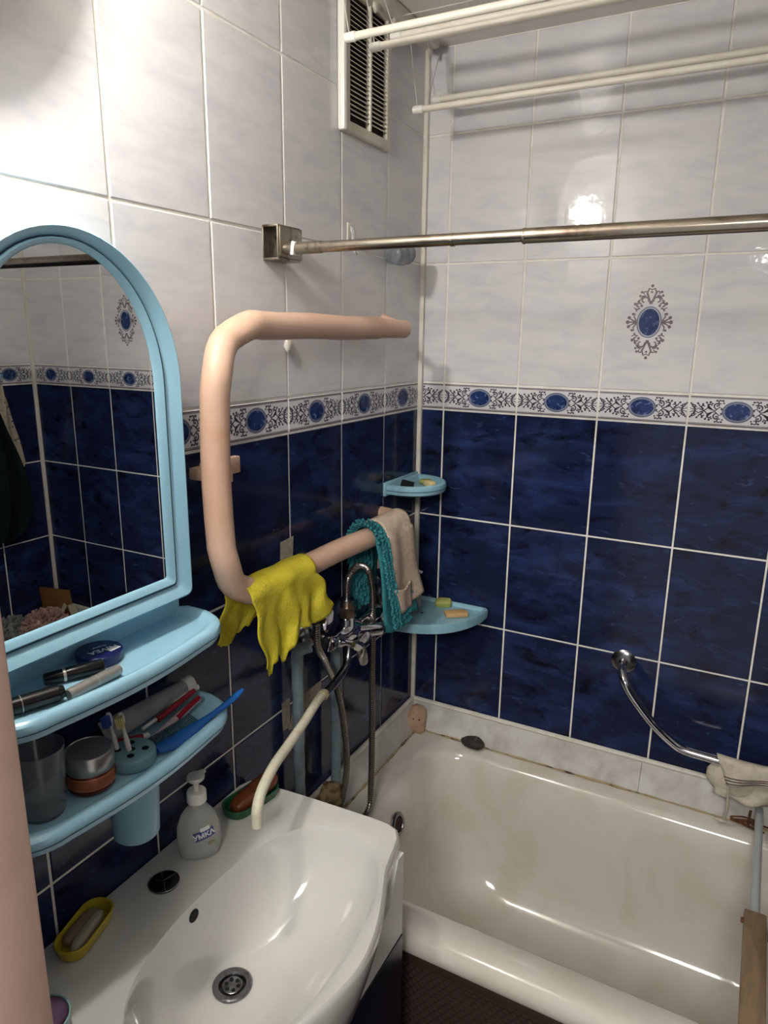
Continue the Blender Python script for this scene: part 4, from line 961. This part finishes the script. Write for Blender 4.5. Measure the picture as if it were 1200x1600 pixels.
def quart(r, z, ins=0, x0=.002):
    pts = [Vector((x0+ins, -x0-ins, z)), Vector((x0+(r-ins)*.5, -x0-ins, z)), Vector((r-.010-ins, -x0-ins, z)), Vector((r-ins, -x0-.010-ins, z))]
    for k in range(1, 15):
        f = k/15; a = Vector((r-ins, -.022-ins, 0)); b = Vector((.022+ins, -(r-.01)+ins, 0)); p = a.lerp(b, f); d = Vector((1, -1, 0)).normalized()
        p = p+d*(.064*sin(pi*f)**.85-ins*.3); pts.append(Vector((p.x, p.y, z)))
    pts += [Vector((x0+.010+ins, -(r-.01)+ins, z)), Vector((x0+ins, -(r-.02)+ins, z)), Vector((x0+ins, -(r)*.5, z))]
    return pts
zt = 1.012; r_ = .232
bm = B(); loft(bm, [quart(r_-.012, zt-.030), quart(r_-.002, zt-.026), quart(r_, zt-.006), quart(r_, zt-.001, .001), quart(r_, zt, .004), quart(r_, zt-.002, .008), quart(r_, zt-.010, .012)]); obj('tray', bm, M_blue2, t)
bm = B(); lathe(bm, [(.004, 0), (.004, .0005)], (.075, -.105, zt-.0099), n=14); obj('drain_hole', bm, M_hole, t)
bm = B(); box(bm, (.133, -.0945, zt-.009), (.195, -.0625, zt+.004), .003, rot=Rz(38)); tag(obj('soap_bar', bm, M_soap1), 'flat tan soap bar at the front of the corner shelf', 'soap')
bar('soap_bar', (.105, -.030, zt+.001), (.024, .014, .012), 20, M_soap2, 'pale green soap at the back of the corner shelf', 10, tilt=Rx(20))
t = empty('shampoo_pouch', (.035, -.075, zt-.009), 'clear ribbed plastic bottle on the corner shelf behind the mitt', 'bottle')
bm = B(); R = []
for z, a, b in ((0, .026, .016), (.004, .029, .019), (.03, .030, .020), (.06, .028, .018), (.075, .012, .012), (.09, .011, .011)):
    R.append([Vector((.042+a*cos(2*pi*k/30)*.8-b*sin(2*pi*k/30)*.3, -.112+a*cos(2*pi*k/30)*.6+b*sin(2*pi*k/30), zt-.009+z)) for k in range(30)])
loft(bm, R); obj('bottle_body', bm, mat('ribbed_bottle', srgb(176, 172, 160), .3, trans=.35), t)
bm = B(); lathe(bm, [(.013, 0), (.013, .016), (.011, .018)], (.042, -.112, zt+.081), n=22); tube(bm, [(.042, -.112, zt+.10), (.055, -.105, zt+.112), (.07, -.10, zt+.105)], .004, 8); obj('cap', bm, M_white, t)

# ------------------------------------------------------------------ things on the tub rim
bm = B(); blob(bm, (.040, -.052, .640), (.030, .020, .042), 12, .12, 3, Rz(35) @ Rx(-12)); sp_ = obj('bath_sponge', bm, M_sponge); tag(sp_, 'beige sponge with small holes propped in the tub corner', 'sponge')
bm = B()
dn_ = Vector((.55, -.80, .25)).normalized()
for a, b, s in ((.008, .004, .0028), (-.004, -.002, .0030), (.003, -.012, .0022), (-.010, .008, .002)):
    sd = Vector((.8, .55, 0)); blob(bm, Vector((.048, -.0655, .642))+sd*a+Vector((0, 0, b)), (s, s, s), 3, 0, 2)
obj('pore', bm, M_hole, sp_)
bm = B(); blob(bm, (.222, -.052, .617), (.034, .021, .017), 21, .10, 3, Rz(-8)); tag(obj('pumice_stone', bm, M_stone), 'dark mottled pumice stone on the back rim of the tub', 'stone')

# ------------------------------------------------------------------ grab bar with cloth
t = empty('grab_bar', (.598, -.02, .94), 'bent chrome grab bar on the navy tiles above the tub', 'grab bar')
bm = B(); lathe(bm, [(.031, 0), (.031, .003), (.026, .007), (.016, .010)], (.598, -.0015, .941), (0, -1, 0), 36); obj('flange', bm, M_chromed, t)
gp = cr([(.598, -.008, .941), (.602, -.045, .935), (.615, -.068, .915), (.640, -.072, .880), (.690, -.072, .825), (.738, -.072, .788), (.770, -.072, .775), (.83, -.072, .772), (.95, -.072, .768), (1.10, -.072, .765), (1.25, -.072, .762), (1.28, -.06, .76), (1.29, -.01, .76)], 6)
bm = B(); tube(bm, gp, .0105, 20); obj('bar', bm, M_chrome, t)
bm = B(); lathe(bm, [(.031, 0), (.031, .003), (.026, .007), (.016, .010)], (1.29, -.0015, .76), (0, -1, 0), 36); obj('flange', bm, M_chromed, t)
t = empty('linen_towel', (.9, -.07, .68), 'off-white linen towel with dark stripes thrown over the grab bar', 'towel')
def tw(xa, xb, zf, name, m, y0_, bulge, nx=20, nz=12):
    bm = B(); g = []
    for i in range(nx+1):
        u = i/nx; col = []
        for j in range(nz+1):
            q = j/nz; top, bot = zf(u)
            x_ = xa(q)+(xb(q)-xa(q))*u
            z_ = top+(bot-top)*q
            y_ = y0_-bulge*(sin(pi*u)*.5+.5)*q+.006*sin(u*11+q*4)*q
            if q < .12: y_ += .012*(1-q/.12)
            col.append(bm.verts.new((x_, y_, z_)))
        g.append(col)
    for i in range(nx):
        for j in range(nz): bm.faces.new((g[i][j], g[i+1][j], g[i+1][j+1], g[i][j+1]))
    o = obj(name, bm, m, t); md = o.modifiers.new('thickness', 'SOLIDIFY'); md.thickness = .0025; return o
tw(lambda q: .842-.020*sin(pi*min(1, q*1.2)), lambda q: 1.02-.05*q, lambda u: (.772, .690-.004*sin(pi*u)-.012*u*(u < .3)), 'rear_fold', M_linen, -.066, .022)
# bunched rear fold reaches down towards the rim
bm = B(); blob(bm, (.880, -.062, .726), (.060, .024, .050), 31, .06, 3); obj('bunched_end', bm, M_linen, t)
FT = lambda u: (.793-.003*sin(5*u), .728+.052*u)
tw(lambda q: .838+.030*q, lambda q: 1.04, FT, 'front_flap', M_linen, -.088, .016)
bm = B()
for k, f in enumerate((.70, .80, .90)):
    pts = []
    for i in range(21):
        u = i/20; a, b = FT(u); xx = (.838+.030*f)+(1.04-(.838+.030*f))*u
        pts.append((xx, -.088-.016*(sin(pi*u)*.5+.5)*f+.006*sin(u*11+f*4)*f-.0022, a+(b-a)*f))
    bm = B(); tube(bm, pts, .0010, 5, False); obj('stripe', bm, M_stripe, t)
bm = B(); tube(bm, cr([(.872, -.098, .748), (.872, -.096, .71), (.876, -.090, .66), (.872, -.075, .622)], 5), .0028, 8); blob(bm, (.866, -.07, .616), (.014, .007, .006), 3, .2, 2); obj('hanging_loop', bm, M_linen, t)
# rusty wire tangle at the corner of the seat
t = empty('rusty_wire', (.92, -.05, .602), 'tangled rusty brown wire on the back rim beside the towel loop', 'wire'); rd = random.Random(2)
bm = B()
for k in range(7):
    a = Vector((.885+rd.uniform(-.006, .01), -.050+rd.uniform(-.012, .012), .607+rd.uniform(0, .008))); b = Vector((.955+rd.uniform(-.01, .02), -.050+rd.uniform(-.014, .014), .606+rd.uniform(0, .014)))
    tube(bm, cr([a, a.lerp(b, .5)+Vector((0, rd.uniform(-.006, .006), rd.uniform(0, .005))), b], 4), .0022, 6)
tube(bm, [(.925, -.045, .607), (.927, -.043, .645)], .003, 6)
obj('wire', bm, M_rusty, t)
# ------------------------------------------------------------------ bath seat board
t = empty('bath_bench', (1.1, -.38, .60), 'wooden slatted bath seat on grey tube rails across the right end of the tub', 'bench')
for xx in (.944, 1.30):
    bm = B(); tube(bm, cr([(xx+.004, -.030, .606), (xx+.002, -.034, .640), (xx, -.050, .656), (xx, -.10, .656), (xx-.002, -.40, .652), (xx, -.66, .652), (xx, -.70, .648), (xx, -.722, .632), (xx, -.724, .606)], 6), .0088, 16); obj('rail', bm, M_greypl, t)
for k in range(8):
    xx = .941+k*.051; bm = B(); box(bm, (xx-.0195, -.735, .657), (xx+.0195, -.420, .676), .003); obj('slat', bm, M_wood, t)
bm = B(); lathe(bm, [(.005, 0), (.005, .004), (.003, .005)], (.9215, -.445, .667), (-1, 0, 0), 12); obj('bolt', bm, M_rusty, t)
bm = B(); box(bm, (.965, -.450, .640), (1.32, -.425, .657), .002); box(bm, (.965, -.70, .640), (1.32, -.675, .657), .002); obj('cross_bar', bm, M_brown, t)
# basin of odds and ends seen in the mirror, at the far right end
t = empty('wash_bowl', (1.49, -.20, .602), 'grey enamel wash bowl of odds and ends at the right end of the tub', 'bowl')
bm = B(); R = []
for i_, z in ((.02, .603), (.0, .615), (-.02, .66), (-.024, .664), (-.016, .662), (.006, .615), (.05, .612)):
    R.append(rrect(1.37+i_, 1.655-i_, -.385+i_, -.060-i_, .06, z, 6))
loft(bm, R); obj('bowl', bm, mat('grey_enamel', srgb(150, 152, 140), .3), t)
bm = B(); box(bm, (1.475, -.105, .64), (1.645, -.095, .785), .002, rot=Ry(6)); tag(obj('brown_board', bm, M_board), 'brown fibreboard piece standing in the wash bowl', 'board')
def fluff(name, c, s, m, label, n=420, seed=1):
    global bm
    rd = random.Random(seed); bm2 = B()
    for k in range(n):
        th, ph = rd.uniform(0, 2*pi), math.acos(rd.uniform(0, 1)); d = Vector((sin(ph)*cos(th), sin(ph)*sin(th), cos(ph)))
        p = Vector(c)+Vector((d.x*s[0], d.y*s[1], d.z*s[2])); k2 = Vector((rd.uniform(-1, 1), rd.uniform(-1, 1), rd.uniform(-.5, 1))).normalized()
        tube(bm2, [p-d*.006, p+k2*.006, p+(d+k2)*.008], [.004, .005, .003], 5)
    blob(bm2, c, (s[0]*.97, s[1]*.97, s[2]*.97), seed, .05, 2)
    o = obj(name, bm2, m); tag(o, label, 'bath mat' if 'mat' in name else 'cloth', kind='stuff')
fluff('shaggy_bath_mat', (1.475, -.215, .665), (.075, .085, .085), M_fluff, 'pinkish shaggy bath mat bundled in the wash bowl', seed=3)
fluff('shaggy_cloth', (1.59, -.27, .655), (.055, .07, .06), M_gfluff, 'grey shaggy cloth bundled beside the pink mat', 260, 4)
for (c, r, l) in (((1.430, -.125, .715), 20, 'folded cream card leaning behind the pink mat'), ((1.49, -.135, .72), -35, 'narrow cream card slip leaning on the brown board')):
    bm = B(); box(bm, (c[0]-(.02 if r > 0 else .008), c[1]-.001, c[2]-.05), (c[0]+(.02 if r > 0 else .008), c[1]+.001, c[2]+.04), rot=Ry(r)); tag(obj('card', bm, mat('card_%d' % r, srgb(190, 184, 160), .7), smooth=False), l, 'card')

# ------------------------------------------------------------------ robe on the right wall, seen in the mirror
t = empty('robe_hook', (XR-.02, -.165, 1.57), 'round pale blue plastic hook on the right wall', 'hook')
bm = B(); lathe(bm, [(.022, 0), (.022, .004), (.018, .008)], (XR-.0012, -.165, 1.585), (-1, 0, 0), 24); tube(bm, cr([(XR-.01, -.165, 1.585), (XR-.035, -.165, 1.575), (XR-.045, -.165, 1.590)], 5), .006, 10); obj('hook', bm, M_blue, t)
def hang(name, m, pts, yback, label, cat, x0=XR-.04, th=.02):
    """pts: list of (z, y_right, y_left) outline rows, hung as a folded volume"""
    bm = B(); R = []
    for z, a, b in pts:
        row = []
        for k in range(40):
            f = k/40*2*pi; u = (1-cos(f))/2; yy = a+(b-a)*u; sgn = sin(f)
            xx = x0-th*sgn*(.9+.5*sin(u*22+z*2))-(.010*sin(u*14+z*3))
            row.append(Vector((min(xx, XR-.006), yy, z)))
        R.append(row)
    loft(bm, R); return tag(obj(name, bm, m), label, cat)
hang('dotted_shirt', M_dot, [(1.555, -.150, -.185), (1.50, -.13, -.24), (1.42, -.115, -.30), (1.34, -.095, -.34), (1.26, -.085, -.36), (1.20, -.12, -.36)], 0, 'cream dotted cotton shirt hanging on the blue hook', 'shirt', x0=XR-.022, th=.007)
hang('bath_robe', M_robe, [(1.545, -.19, -.26), (1.48, -.19, -.36), (1.40, -.165, -.44), (1.30, -.13, -.48), (1.20, -.10, -.50), (1.10, -.10, -.52), (1.02, -.13, -.52), (.99, -.2, -.5)], 0, 'black bath robe hanging over the dotted shirt on the right wall', 'robe', x0=XR-.055, th=.022)
